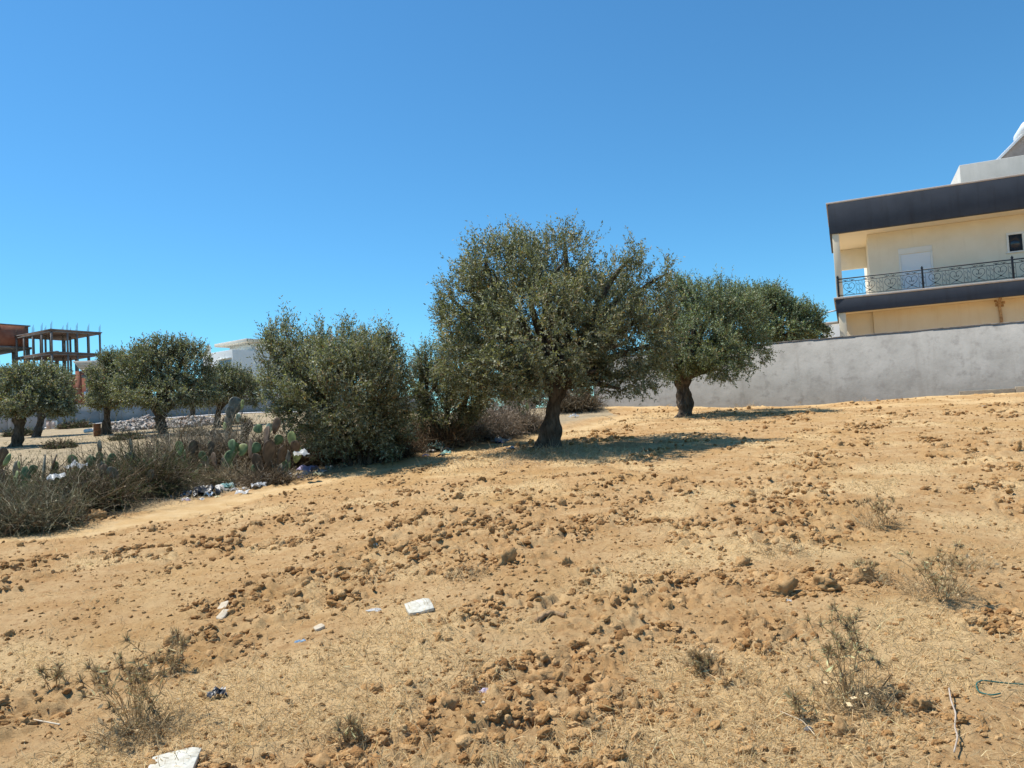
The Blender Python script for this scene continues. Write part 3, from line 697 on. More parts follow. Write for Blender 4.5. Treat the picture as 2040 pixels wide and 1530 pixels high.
tree('olive_tree', 'large olive tree with thick gnarled trunk in the middle of field', (1093, 893), None, (1112, 768),
     [(1060, 575, 112, 105, -.3), (1120, 520, 72, 64, -.2), (1035, 522, 58, 58, .3), (985, 545, 70, 75, -.5), (925, 600, 58, 72, .0), (905, 660, 38, 60, -.4), (930, 725, 55, 65, -.7), (1000, 742, 75, 52, -1.0),
      (1090, 660, 130, 110, -1.1), (1195, 600, 80, 86, -.2), (1262, 565, 30, 64, .1), (1250, 680, 85, 85, -.6), (1318, 615, 28, 64, .1), (1292, 690, 50, 66, .2), (1270, 752, 48, 36, -.4), (1185, 738, 55, 38, -.9),
      (1150, 690, 90, 70, .9), (1040, 640, 110, 90, 1.2), (1262, 505, 15, 34, .1), (1328, 545, 12, 32, .2), (1055, 482, 22, 26, .2), (1122, 476, 28, 28, -.1), (962, 520, 18, 32, -.2), (890, 590, 18, 36, 0), (955, 772, 52, 34, -.5), (1025, 775, 48, 24, -1.1), (1235, 772, 44, 22, -.6), (1000, 700, 90, 70, .9), (1215, 620, 85, 80, 1.2), (970, 660, 70, 80, .6)],
     9800, 21, r=.185, leafL=.068, shootL=.34, nleaf=16)
tree('olive_tree', 'dark green olive tree standing close before the grey wall', (1362, 832), 23.4, (1358, 755),
     [(1400, 640, 85, 70, -.3), (1370, 590, 42, 40, .2), (1345, 610, 45, 55, .3), (1335, 685, 55, 60, -.3), (1465, 640, 65, 55, 0), (1475, 606, 40, 30, .2), (1400, 588, 48, 34, .2), (1478, 690, 52, 48, -.4), (1430, 712, 62, 36, -1.), (1345, 722, 45, 34, -.8),
      (1503, 712, 34, 38, .2), (1380, 680, 85, 55, -1.1), (1440, 600, 42, 36, .3), (1440, 735, 40, 26, -1.2), (1400, 660, 90, 60, 1.2), (1475, 655, 55, 50, 1.1)],
     5800, 22, r=.21, leafL=.075, shootL=.4, nleaf=15, green=.5)
tree('olive_tree', 'rounded olive tree behind the grey wall beside the villa', (1560, 740), 32.5, (1560, 690),
     [(1555, 640, 55, 42, 0), (1500, 612, 45, 36, .3), (1605, 648, 36, 32, 0), (1545, 606, 36, 24, 0), (1490, 655, 40, 36, .5), (1632, 664, 22, 18, 0), (1570, 660, 50, 30, -.6), (1590, 618, 24, 24, .2), (1455, 600, 42, 32, .5), (1525, 598, 40, 28, .3), (1610, 632, 28, 24, .1)],
     4200, 23, r=.22, leafL=.085, shootL=.46, nleaf=14, green=.6)
tree('olive_bush', 'big multi-stemmed wild olive bush at the hedge end', (735, 925), None, (720, 850),
     [(545, 672, 16, 26, .1), (572, 655, 13, 26, .1), (640, 668, 14, 26, 0), (685, 662, 16, 24, .2), (770, 672, 14, 26, .1), (570, 692, 44, 42, .1), (615, 738, 75, 64, -.2), (680, 715, 70, 52, .2), (745, 715, 55, 54, 0), (690, 760, 110, 82, -.6), (565, 775, 50, 52, -.2), (765, 780, 48, 80, -.1), (705, 840, 95, 50, -.3), (610, 825, 52, 44, -.3), (640, 760, 80, 60, .9), (740, 865, 66, 50, .3), (680, 880, 70, 36, 0), (780, 870, 40, 44, -.2), (545, 715, 30, 38, 0)],
     7200, 24, r=.1, leafL=.064, shootL=.34, nleaf=15, up=.8, cat='bush',
     stems=[((735, 925), (745, 800), .045), ((722, 922), (690, 790), .035, -.2), ((705, 919), (640, 780), .03), ((757, 920), (775, 790), .035, .2), ((698, 918), (600, 770), .025, -.3), ((728, 915), (715, 790), .03, .4), ((745, 916), (760, 800), .025, .5)],
     dens=[.8, .8, .9, .9, .9, .45, .9, .9, .9, 1, .9, .9, .8, .6, .8, .9, .8, .8, .5])
tree('olive_bush', 'smaller twiggy olive bush between big bush and main olive', (880, 884), 17.6, (885, 815),
     [(868, 765, 52, 52, -.2), (922, 790, 42, 56, .1), (858, 718, 30, 32, .2), (826, 765, 30, 45, 0), (915, 715, 38, 44, .3), (890, 830, 55, 34, -.2), (835, 830, 30, 34, .1), (945, 740, 30, 50, .4), (900, 768, 40, 40, .5), (942, 785, 38, 40, .3)],
     2900, 25, r=.07, leafL=.06, shootL=.34, nleaf=14, up=.8, cat='bush', stems=[((880, 884), (895, 790), .06), ((868, 884), (850, 790), .05), ((895, 882), (930, 790), .05, .2)])
tree('olive_bush', 'dense dark scrub olive far behind the main trunk', (1060, 815), 31, (1060, 800),
     [(995, 785, 52, 34, 0), (1075, 778, 56, 36, 0), (1146, 780, 32, 30, 0), (1035, 765, 46, 30, .3), (1112, 762, 40, 28, .3)], 2300, 26, r=.1, leafL=.085, shootL=.4, nleaf=13, cat='bush')
GL = 'olive trees in the pasture beyond the hedge'
far = dict(leafL=.105, shootL=.48, nleaf=11, group=GL)
tree('olive_tree', 'leftmost olive tree with a curved thick trunk', (30, 892), 33, (40, 832),
     [(40, 770, 42, 36, 0), (92, 778, 40, 38, 0), (15, 802, 36, 30, 0), (70, 750, 30, 24, .3), (112, 805, 28, 28, -.4), (60, 805, 50, 24, -.5), (-20, 780, 35, 36, .4)], 2900, 31, r=.22, **far)
tree('olive_tree', 'olive tree with thin trunk right behind the leftmost olive', (70, 872), 43, (82, 825),
     [(85, 775, 38, 38, 0), (114, 785, 24, 30, 0), (105, 760, 28, 28, .5), (60, 795, 30, 22, .3)], 1500, 32, r=.17, **far)
tree('olive_tree', 'olive tree behind the rusty barrel', (212, 868), 41, (213, 815),
     [(214, 755, 30, 38, 0), (228, 778, 38, 34, -.3), (194, 795, 18, 20, 0), (243, 735, 32, 32, .4), (215, 725, 20, 22, .2)], 2100, 33, r=.18, **far)
tree('olive_tree', 'olive tree with broad forked trunk before the rubble', (325, 868), 37.4, (318, 830),
     [(310, 735, 52, 48, 0), (360, 738, 54, 50, 0), (280, 768, 44, 36, 0), (392, 765, 38, 42, 0), (325, 694, 38, 22, .2), (340, 785, 74, 30, -.5), (268, 722, 32, 30, .3), (375, 700, 28, 22, .3), (250, 775, 26, 26, .2)], 4000, 34, r=.25, **far)
tree('olive_tree', 'small olive tree behind the tallest prickly pear', (433, 852), 43, (437, 815),
     [(440, 772, 40, 32, 0), (472, 768, 36, 30, 0), (420, 790, 26, 20, 0), (495, 785, 28, 30, .4), (480, 742, 16, 14, 0), (450, 745, 22, 18, .2)], 2000, 35, r=.15, **far)
tree('olive_tree', 'farthest olive tree by the street wall, trunk right of forked olive', (382, 838), 58, (384, 815),
     [(385, 792, 32, 20, 0), (365, 780, 30, 22, 0), (405, 780, 30, 22, 0)], 600, 36, r=.18, **far)

# ------------------------------------------------------------------ prickly pears
M_PAD = leafmat('cactus_pad', 0., 1., .55, .3)
def pad_geo(c, w, h, tilt, yaw, col, seed, lean=0.):
    rg = np.random.default_rng(seed); nu, nv = 14, 9
    th = np.linspace(0, 2*np.pi, nu, endpoint=False); v = np.linspace(0, 1, nv)
    V = []
    for q in v:
        a = (q-.5)*np.pi; x = math.cos(a); z = math.sin(a)
        shape = (.78+.22*z) ; V.append(np.stack([np.cos(th)*x*w/2*shape, np.sin(th)*x*w*.085*(1+.2*np.cos(th*2)), np.full(nu, z*h/2+h/2)], 1))
    V = np.concatenate(V); V[:, 1] += .08*w*np.sin(V[:, 0]/w*4+rg.random()*6)*(V[:, 2]/h)
    ct, st = math.cos(tilt), math.sin(tilt); X = V[:, 0]*ct+V[:, 2]*st; Z = -V[:, 0]*st+V[:, 2]*ct; Y = V[:, 1]
    cl, s_ = math.cos(lean), math.sin(lean); Y, Z = Y*cl-Z*s_, Y*s_+Z*cl
    cy, sy = math.cos(yaw), math.sin(yaw); V = np.stack([X*cy-Y*sy, X*sy+Y*cy, Z], 1)+c
    i = np.arange(nv-1)[:, None]*nu; j = np.arange(nu)[None]; j2 = (j+1) % nu
    cc = np.clip(np.array(col)*(1+.2*rg.normal(size=(len(V), 1))+.3*np.sin(V[:, :1]*37+V[:, 2:]*29)), .01, .9)
    g = Geo(); g.add(V, np.stack([i+j, i+j2, i+nu+j2, i+nu+j], -1).reshape(-1, 4), cc); return g
GRN, YEL, GRY, BRN, PALE = (.12, .17, .07), (.27, .3, .11), (.19, .175, .13), (.125, .08, .045), (.4, .45, .31)
def cactus(label, base, pads, seed, d=None):
    b = on(*base) if d is None else P(base[0], base[1], d)
    if d is not None: b[2] = float(zg(b[0], b[1]))
    D = b[1]; k = D/FPX; root = empty('prickly_pear', b, label, 'cactus', 'prickly pears in the hedge'); rg = np.random.default_rng(seed)
    for i, (px, py, w, h, tl, col) in enumerate(pads):
        c = P(px, py, D+rg.uniform(-.75, -.25))
        part('pad', pad_geo(c, w*k*.94, h*k*.94, tl, rg.uniform(-.9, .9), col, seed*50+i, rg.uniform(-.25, .25)), M_PAD, root, smooth=True)
cactus('tallest prickly pear, its grey top pad rising above the hedge', (470, 925),
       [(470, 925, 34, 50, .1, BRN), (460, 900, 30, 48, -.1, GRY), (455, 868, 26, 45, .05, GRY), (460, 842, 24, 34, .0, GRY), (468, 826, 34, 38, .1, GRY), (480, 818, 15, 24, .35, YEL), (474, 842, 18, 20, .3, PALE), (485, 880, 26, 42, .3, BRN), (440, 890, 26, 40, -.4, BRN), (497, 862, 24, 32, .5, BRN), (452, 855, 22, 18, -.9, YEL)], 1)
cactus('prickly pear with one pale sunlit pad beside the olive bush', (530, 955),
       [(520, 950, 34, 50, -.1, BRN), (535, 930, 32, 55, .1, BRN), (530, 895, 28, 48, -.05, BRN), (520, 862, 24, 20, -.6, GRN), (536, 864, 18, 22, .1, PALE), (550, 886, 26, 22, .5, GRN), (545, 865, 26, 36, .4, BRN), (535, 916, 14, 16, .3, YEL), (512, 948, 34, 26, .1, GRN), (500, 915, 30, 45, -.3, BRN), (556, 925, 26, 40, .3, BRN)], 2)  # pale colour of the one small pad carries the sunlight on it
cactus('bright green prickly pear clump with a dead grey stump at left', (200, 985),
       [(190, 985, 36, 48, -.1, GRN), (205, 960, 32, 44, .15, GRN), (188, 945, 28, 42, -.2, GRN), (215, 940, 26, 40, .4, GRN), (198, 925, 20, 26, .1, GRN), (200, 905, 17, 30, 0, GRY), (225, 955, 30, 36, .5, GRN), (242, 945, 16, 16, .9, YEL), (172, 955, 20, 30, -.7, YEL), (235, 935, 34, 12, -.9, YEL)], 3)
cactus('grey upright dead prickly pear pad right of the green clump', (258, 975), [(258, 975, 30, 45, 0, BRN), (257, 940, 26, 40, .05, GRY), (264, 908, 16, 38, .1, GRY)], 4)
cactus('prickly pear with flat drooping pale pads at the left', (75, 1000),
       [(80, 1000, 32, 46, -.1, BRN), (85, 965, 38, 62, .2, GRY), (100, 945, 34, 44, .4, BRN), (52, 955, 32, 10, -1.2, PALE), (62, 945, 20, 20, .3, GRN), (108, 935, 20, 18, .3, YEL), (40, 930, 24, 12, -1., YEL), (20, 918, 36, 10, -1.1, YEL)], 5)
cactus('dark prickly pear cut by the left picture edge', (5, 985), [(0, 985, 36, 55, 0, BRN), (3, 935, 26, 44, .1, BRN), (28, 950, 26, 36, .5, GRY)], 6)
cactus('lone grey prickly pear pad standing before the forked olive', (338, 930), [(338, 930, 24, 40, 0, GRY), (338, 895, 22, 32, .0, GRY)], 7)
cactus('brown dead prickly pear with one small green pad near trash', (385, 960), [(388, 955, 30, 50, 0, BRN), (384, 915, 24, 40, .1, BRN), (394, 935, 16, 14, .5, GRN), (390, 965, 14, 11, .3, YEL)], 8)
cactus('low prickly pear seen left of the main olive trunk', (1045, 842), [(1040, 842, 20, 26, 0, GRN), (1035, 822, 16, 22, -.3, GRN), (1050, 820, 14, 20, .3, YEL), (1030, 838, 16, 16, -.8, GRY)], 9, d=20.5)
cactus('greyish prickly pear clump at the grey wall end', (1150, 812), [(1140, 812, 22, 24, -.2, GRY), (1158, 808, 22, 26, .2, GRN), (1150, 792, 18, 22, 0, GRY), (1168, 796, 18, 20, .5, BRN), (1132, 795, 16, 20, -.4, BRN), (1160, 782, 14, 16, .2, GRN)], 10, d=28.6)

rg = np.random.default_rng(404)
for i, (px, py, lb) in enumerate([(118, 1000, 'small green prickly pear between brown brush and drooping cactus'), (150, 985, 'green prickly pear just left of the bright green clump'), (230, 1000, 'low green prickly pear in front of the dead grey pad'), (300, 985, 'half-dead prickly pear behind the milky bag'), (352, 965, 'brown and green prickly pear right of the lone grey pad'), (420, 960, 'dark prickly pear below the silvery dry bush'), (455, 955, 'squat prickly pear at the foot of the tallest cactus'), (575, 950, 'shaded prickly pear at the big olive bush foot'), (40, 1010, 'prickly pear half hidden in grey-green bush')]):
    pads = []
    for k in range(9):
        lv = k//3; pads.append((px+rg.normal()*16, py-lv*24+rg.normal()*5, rg.uniform(17, 27), rg.uniform(24, 36), rg.normal()*.5, [GRN, GRN, GRN, YEL, BRN, GRY][rg.integers(0, 6)]))
    cactus(lb, (px, py), pads, 60+i)

# ------------------------------------------------------------------ dry brush
def brush(label, base, w, h, n, seed, cols, d=None, stiff=.5, fine=2, dd=.8, leafy=1.2, grp='dead shrubs of the hedge', th=.0035):
    """a tangle of dead stems; w, h in picture pixels at its depth"""
    rg = np.random.default_rng(seed)
    b = on(*base) if d is None else P(base[0], base[1], d)
    if d is not None: b[2] = float(zg(b[0], b[1]))
    k = b[1]/FPX; W, H = w*k/2, h*k*(1.32 if base[0] < 480 and d is None else 1.4)
    root = None; g = Geo()
    a = rg.random(n)*6.283; rr = np.sqrt(rg.random(n)); st = np.stack([b[0]+np.cos(a)*rr*W*.75, b[1]+np.sin(a)*rr*W*dd*.75], 1)
    z0 = zg(st[:, 0], st[:, 1]); st = np.concatenate([st, z0[:, None]], 1)
    dome = np.sqrt(np.clip(1-rr**2*.8, .05, 1))
    ln = H*dome*(.35+.75*rg.random(n))
    dirv = nrm(np.stack([np.cos(a)*rr*.7+rg.normal(size=n)*.7, np.sin(a)*rr*.7+rg.normal(size=n)*.7, stiff+.6*rg.random(n)], 1))
    mid = st+dirv*ln[:, None]*.55; bend = rg.normal(size=(n, 3))*.8-np.array([0, 0, .35]); end = mid+nrm(dirv+bend)*ln[:, None]*.6
    pal = np.array(cols)*.8; cc = pal[rg.integers(0, len(pal), n)]*(1+.2*rg.normal(size=(n, 1))); cc = np.clip(cc, .02, .7)
    t = th*max(1, b[1]/12)
    g.twigs(np.stack([st, mid, end], 1), np.tile(np.array([[1.4, 1., .5]])*t, (n, 1)), cc)
    k8 = max(6, n//60); i = rg.integers(0, n, k8)
    g.twigs(np.stack([st[i], mid[i]*.9+st[i]*.1+rg.normal(size=(k8, 3))*.03, end[i]*1.0], 1), np.tile(np.array([[3.6, 2.6, 1.2]])*t, (k8, 1)), np.clip(cc[i]*.9, .02, .7))
    # side twigs
    m_ = n*fine; i = rg.integers(0, n, m_); f = rg.random((m_, 1))
    s0 = np.where(rg.random((m_, 1)) < .4, st[i]*(1-f)+mid[i]*f, mid[i]*(1-f)+end[i]*f)
    dv = nrm(rg.normal(size=(m_, 3))+np.array([0, 0, .35])); l2 = H*(.08+.42*rg.random((m_, 1))**2)
    g.twigs(np.stack([s0, s0+dv*l2*.5+rg.normal(size=(m_, 3))*.01, s0+dv*l2+rg.normal(size=(m_, 3))*.15*l2], 1), np.tile(np.array([[.8, .65, .4]])*t, (m_, 1)), np.clip(cc[i]*1.1, .02, .7), sides=2)
    # curled dead leaves
    m_ = int(n*leafy); i = rg.integers(0, n, m_); f = rg.random((m_, 1)); B = mid[i]*(1-f)+end[i]*f
    Dv = nrm(rg.normal(size=(m_, 3))); Wv = nrm(np.cross(Dv, rg.normal(size=(m_, 3))))
    L_ = (.018+.03*rg.random(m_))*max(1, b[1]/14); g.leaves(B, Dv, Wv, L_, L_*.25, np.clip(cc[i]*1.15, .02, .8))
    return single('dry_shrub', g, M_BRUSH, b, label, 'shrub', grp)
GB = [(.2, .155, .095), (.3, .235, .15), (.12, .085, .05), (.44, .36, .25), (.15, .11, .065)]
GG = [(.24, .225, .13), (.34, .31, .2), (.16, .155, .085), (.42, .36, .24), (.2, .13, .075)]
GN = [(.1, .12, .045), (.15, .165, .07), (.08, .085, .035), (.22, .2, .1)]
BB = [(.15, .1, .06), (.24, .165, .1), (.09, .06, .04), (.36, .28, .18)]
brush('low grey-green dry bush at the lower left hedge end', (60, 1052), 190, 95, 1500, 1, GG, stiff=.35)
brush('grey dry bush on the left picture edge below the cactus', (-10, 1030), 130, 90, 900, 2, GG)
brush('brown tangled shrub below the green prickly pear clump', (175, 1020), 150, 105, 1500, 3, GB+BB+GN, leafy=2.5)
brush('dense brown brush between drooping cactus and green cactus', (130, 1000), 120, 80, 900, 4, BB+GB)
brush('dead shrub with long pale leaning stems left of the trash', (282, 990), 150, 120, 1500, 5, GB+GN, leafy=2)
brush('dry shrub tangle around the lone grey cactus pad', (335, 962), 130, 105, 1200, 6, GB+BB)
brush('pale silvery dry bush left of the tallest cactus', (425, 945), 130, 120, 1600, 7, [(.42, .36, .27), (.5, .44, .34), (.28, .23, .16)])
brush('brown dry shrub between the two tall cacti', (492, 946), 110, 85, 900, 8, BB+GB)
brush('dark dry shrub against the foot of the big olive bush', (590, 930), 120, 90, 1000, 9, BB)
brush('thin twiggy shrub under the big olive bush', (655, 922), 130, 80, 900, 10, BB+GB)
brush('dead brown undergrowth below the big olive bush shade', (770, 915), 120, 70, 900, 11, BB)
brush('brown dead stems under the smaller olive bush', (875, 888), 120, 62, 1100, 12, BB, d=17.3)
brush('grey brushwood heap left of the main olive trunk', (965, 872), 130, 66, 1500, 13, [(.38, .31, .24), (.3, .24, .18), (.46, .38, .3)], d=19)
brush('pale grey shrub directly behind the main olive trunk', (1030, 862), 110, 60, 1200, 14, [(.4, .33, .25), (.48, .4, .31), (.3, .25, .19)], d=20)
brush('far brown scrub behind the main olive brushwood', (985, 838), 150, 50, 1000, 15, [(.36, .29, .24), (.3, .24, .2), (.42, .35, .29)], d=24)
brush('dry scrub beside the end of the grey wall', (1145, 818), 90, 50, 900, 16, GB, d=28.2)
brush('green leafy scrub at the foot of the drooping cactus', (100, 1020), 90, 60, 500, 19, GN, leafy=7)
brush('low green scrub right of the green prickly pear clump', (245, 985), 80, 60, 450, 20, GN, leafy=7)
brush('dark green scrub between the two tall cacti', (500, 935), 90, 70, 500, 21, GN, leafy=7)
brush('green-brown scrub at the left picture edge', (25, 985), 90, 75, 500, 22, GN+BB, leafy=6)
brush('brown twig tangle before the pale-padded prickly pear', (532, 966), 100, 44, 800, 25, BB+GB, stiff=.2)
brush('straw tangle in front of the tallest cactus', (455, 965), 90, 50, 700, 23, [(.44, .35, .22), (.34, .26, .16), (.52, .43, .29)], stiff=.2)
brush('straw tangle below the lone grey cactus pad', (350, 985), 90, 45, 700, 24, [(.44, .35, .22), (.3, .23, .14), (.52, .43, .29)], stiff=.2)
brush('straw-coloured dry bush behind the lone grey cactus', (300, 925), 110, 55, 900, 17, [(.34, .27, .18), (.4, .32, .22)], d=15)
brush('brown scrub seen through the gap left of the olive bushes', (840, 850), 90, 50, 700, 18, [(.34, .22, .12), (.26, .17, .1)], d=21)
for i, (px, py, d_, lb) in enumerate([(120, 885, 30, 'dark pasture scrub right of the leftmost olive trunk'), (255, 872, 34, 'dark pasture scrub right of the rusty barrel'), (385, 868, 34, 'low scrub right of the forked olive trunk'), (40, 872, 46, 'dark scrub before the beige yard wall'), (150, 858, 56, 'dark heap of brush against the street wall'), (470, 850, 46, 'scrub behind the tallest prickly pear')]):
    brush(lb, (px, py), 70, 18, 420, 70+i, GN+BB, d=d_, stiff=.25, leafy=3)
# long leaning stems in the hedge
rg = np.random.default_rng(8)
for i, (a_, b_, t) in enumerate([((222, 975), (330, 905), .012), ((285, 965), (360, 890), .010), ((60, 985), (145, 905), .010), ((325, 960), (372, 895), .008), ((170, 990), (262, 930), .008), ((395, 900), (520, 855), .009)]):
    p0 = on(a_[0], a_[1]+30); p1 = P(b_[0], b_[1], p0[1]+.3); q = np.linspace(0, 1, 9)[:, None]; p0 = p0+EZ*.02
    g = Geo(); g.tube(p0*(1-q)+p1*q+np.array([0, 0, 1])*.08*np.sin(q*3.14)+rg.normal(size=(9, 3))*.008, np.linspace(t, t*.4, 9), 5)
    single('dead_stem', g, M_TWIG, p0, 'long pale dead stem leaning through the hedge brush', 'branch', 'leaning dead stems in the hedge')

# ------------------------------------------------------------------ litter
def crumple(g, c, size, seed, amp=.35, flat=.4, n=8, asp=1.):
    rg = np.random.default_rng(seed); q = np.linspace(-1, 1, n); X, Y = np.meshgrid(q, q); X = X+rg.normal(size=X.shape)*.12; Y = Y+rg.normal(size=X.shape)*.12
    Z = rg.normal(size=X.shape)*amp*.5+amp*np.sin(X*3+rg.random()*6)*np.cos(Y*2.5+rg.random()*6)+.5*flat*(1-X**2-Y**2)
    a = rg.random()*6.28; V = np.stack([(X*math.cos(a)-Y*math.sin(a))*size, (X*math.sin(a)+Y*math.cos(a))*size*asp, (Z-Z.min())*size*.55], -1).reshape(-1, 3)+c
    i = np.arange(n-1)[:, None]*n; j = np.arange(n-1)[None]
    g.add(V, np.stack([i+j, i+j+1, i+n+1+j, i+n+j], -1).reshape(-1, 4)); return g
def plastic(name, c, trans=.25):
    mt, t, b = newmat(name); b.inputs['Base Color'].default_value = (*c, 1); b.inputs['Roughness'].default_value = .4; b.inputs['Specular IOR Level'].default_value = .4
    tr = t.nodes.new('ShaderNodeBsdfTranslucent'); tr.inputs[0].default_value = (*c, 1); mx = t.nodes.new('ShaderNodeMixShader'); mx.inputs[0].default_value = trans
    t.links.new(b.outputs[0], mx.inputs[1]); t.links.new(tr.outputs[0], mx.inputs[2]); t.links.new(mx.outputs[0], t.nodes['Material Output'].inputs[0]); return mt
PL = {'white': plastic('white_film', (.58, .57, .54)), 'black': plastic('dark_film', (.03, .035, .045), .05), 'blue': plastic('blue_film', (.2, .32, .45)), 'teal': plastic('teal_film', (.28, .5, .47)), 'lilac': plastic('lilac_film', (.45, .4, .6)),
      'yellow': plastic('pale_yellow_film', (.6, .58, .35)), 'grey': plastic('grey_film', (.4, .42, .44)), 'orange': plastic('orange_sheet', (.8, .35, .08)), 'clear': plastic('milky_film', (.5, .53, .54), .4)}
def litter(name, px, py, w, colr, label, cat, seed, d=None, lift=.0, grp=None, asp=1., amp=.6):
    b = on(px, py) if d is None else P(px, py, d)
    b = b+EZ*lift; g = crumple(Geo(), b-EZ*.01, w*b[1]/FPX/2, seed, amp=amp, asp=asp)
    return single(name, g, PL[colr], b, label, cat, grp, smooth=False)
litter('plastic_bag', 345, 968, 34, 'clear', 'milky plastic bag hanging in brush above the black bag', 'bag', 1, lift=.12)
litter('plastic_bag', 412, 985, 46, 'black', 'torn black plastic bag on the trash strip below hedge', 'bag', 2)
litter('plastic_bag', 435, 980, 30, 'white', 'white crumpled bag right beside the torn black bag', 'bag', 3)
litter('plastic_bag', 450, 972, 26, 'teal', 'teal plastic scrap right of the white crumpled bag', 'litter', 4)
litter('plastic_bag', 484, 985, 22, 'white', 'small white bag on the dirt edge below the cacti', 'bag', 5)
litter('plastic_bag', 368, 972, 26, 'yellow', 'pale yellow bag under the lone hedge cactus', 'bag', 6, lift=.05)
litter('plastic_bag', 515, 975, 28, 'grey', 'grey plastic sheet scrap between the two cacti feet', 'litter', 7)
litter('plastic_bag', 150, 935, 30, 'clear', 'milky bag caught on the green prickly pear clump', 'bag', 8, d=11.6)
litter('plastic_bag', 112, 955, 26, 'clear', 'milky bag caught on the drooping pale cactus pads', 'bag', 9, d=10.9)
litter('plastic_bag', 600, 908, 26, 'clear', 'pale bag hooked in twigs under the olive bush', 'bag', 10, d=13.6)
litter('plastic_bag', 612, 942, 34, 'lilac', 'lilac wrapper heap at the foot of the olive bush', 'litter', 11)
litter('plastic_bag', 605, 930, 26, 'blue', 'blue plastic scrap above the lilac wrapper heap', 'litter', 12)
litter('plastic_bag', 870, 898, 34, 'teal', 'pale teal plastic scrap in the trash by the smaller bush', 'litter', 13, asp=.6)
litter('plastic_bag', 845, 892, 26, 'white', 'white scrap pile beside the teal scrap by smaller bush', 'litter', 14)
litter('plastic_bag', 998, 880, 30, 'grey', 'grey flattened bag near the main olive trunk', 'bag', 15, asp=.5)
litter('plastic_bag', 1143, 832, 16, 'clear', 'whitish bag on the path behind the main olive trunk', 'bag', 16)
litter('plastic_bag', 802, 826, 20, 'orange', 'small crumpled orange piece between the two olive bushes', 'litter', 17, d=17.5)  # an orange spot, modelled as a small crumpled sheet
litter('plastic_bag', 936, 876, 14, 'white', 'small white scrap on dirt edge under the brushwood heap', 'litter', 18)
rg = np.random.default_rng(19)
LN = {'white': 'small white plastic scrap', 'grey': 'small grey plastic scrap', 'teal': 'small teal plastic scrap', 'lilac': 'small lilac plastic scrap', 'black': 'small black plastic scrap', 'yellow': 'small yellowish plastic scrap', 'blue': 'small blue plastic scrap'}
for i in range(84):
    z_ = rg.random()
    if z_ < .72: u = rg.random(); px = 330+330*u; py = 1000-62*u+rg.normal()*9-4
    elif z_ < .9: px = 820+70*rg.random(); py = 897+rg.normal()*6
    else: px = 930+90*rg.random(); py = 882+rg.normal()*4
    c_ = ['white', 'grey', 'grey', 'teal', 'lilac', 'black', 'yellow', 'blue', 'white', 'white'][rg.integers(0, 10)]
    litter('plastic_scrap', px, py, 7+12*rg.random(), c_, LN[c_]+' in the trash strip along the hedge', 'litter', 200+i, grp='plastic scraps along the hedge, '+c_, lift=.02*rg.random())

# litter and small things out on the field
def sheet(px, py, w, h, th, rot, mt, label, name, cat, tilt=(0, 0), seed=0):
    b = on(px, py); k = b[1]/FPX; rg = np.random.default_rng(seed)
    W, H = w*k, h*k; n = 9; s_ = np.linspace(0, 2*np.pi, n, endpoint=False)
    cr, sr = math.cos(rot), math.sin(rot)
    pr = np.array([(-.5, -.42), (-.1, -.5), (.42, -.47), (.5, -.2), (.47, .36), (.3, .5), (-.3, .47), (-.46, .4), (-.5, 0)])*(1+.05*rg.normal(size=(9, 1)))
    x = pr[:, 0]*W; y = pr[:, 1]*H; X = x*cr-y*sr; Y = x*sr+y*cr; Z = X*tilt[0]+Y*tilt[1]; Z = Z-Z.min()
    top = np.stack([X, Y, Z+th], 1)+b; bot = np.stack([X, Y, Z], 1)+b-EZ*.012
    g = Geo(); V = np.concatenate([top, bot, [top.mean(0)+EZ*th*.15], [bot.mean(0)]]); j = np.arange(n); j2 = (j+1) % n
    g.add(V, [np.stack([j, j2, np.full(n, 2*n)], 1), np.stack([n+j2, n+j, np.full(n, 2*n+1)], 1), np.stack([n+j, n+j2, j2, j], 1)])
    return single(name, g, mt, b, label, cat, bevel=.003)
M_TILE = pm('pale_tile', (.44, .4, .31), (.64, .62, .53), 22, .6, .15, 60)
M_CARD = pm('pale_card', (.45, .36, .24), (.62, .53, .4), 12, .85, .2, 60)
sheet(836, 1216, 52, 62, .009, .35, M_TILE, 'white flat tile slab lying on the field', 'tile_slab', 'slab', (.05, .16), 1)
sheet(348, 1545, 92, 90, .012, .3, M_TILE, 'large pale slab at the bottom edge of the field', 'stone_slab', 'slab', (.0, .1), 2)
sheet(445, 1210, 17, 30, .004, .1, M_CARD, 'crumpled beige card strip left of the blue wrapper', 'card_scrap', 'litter', (.1, .3), 3)
sheet(444, 1228, 15, 32, .004, -.15, M_CARD, 'folded lower half of the beige card strip', 'card_scrap', 'litter', (-.1, .35), 4)
sheet(635, 1246, 20, 20, .008, .7, M_CARD, 'small tan stone chip right of the blue wrapper', 'stone_chip', 'stone', (.1, .2), 5)
litter('paper_scrap', 747, 1212, 34, 'white', 'small white paper scrap left of the tile slab', 'litter', 41, asp=.5, amp=.12)
litter('wrapper', 597, 1273, 17, 'blue', 'pale blue crumpled wrapper on bare soil', 'litter', 42, amp=.5)
litter('wrapper', 968, 1364, 34, 'lilac', 'lilac-white torn wrapper in the foreground soil', 'litter', 43, asp=.4, amp=.3)
litter('wrapper', 1066, 1414, 28, 'teal', 'pale green and pink wrapper between foreground clods', 'litter', 44, asp=.7, amp=.12)
litter('paper_scrap', 1568, 1199, 15, 'white', 'tiny white crumpled paper by the ploughed ridge', 'litter', 45, amp=.5)
litter('plastic_bag', 432, 1398, 36, 'black', 'dark plastic scrap right of the left thistle', 'litter', 46, asp=.7)
litter('paper_scrap', 1960, 812, 6, 'white', 'tiny white scrap near the wall at right', 'litter', 47)
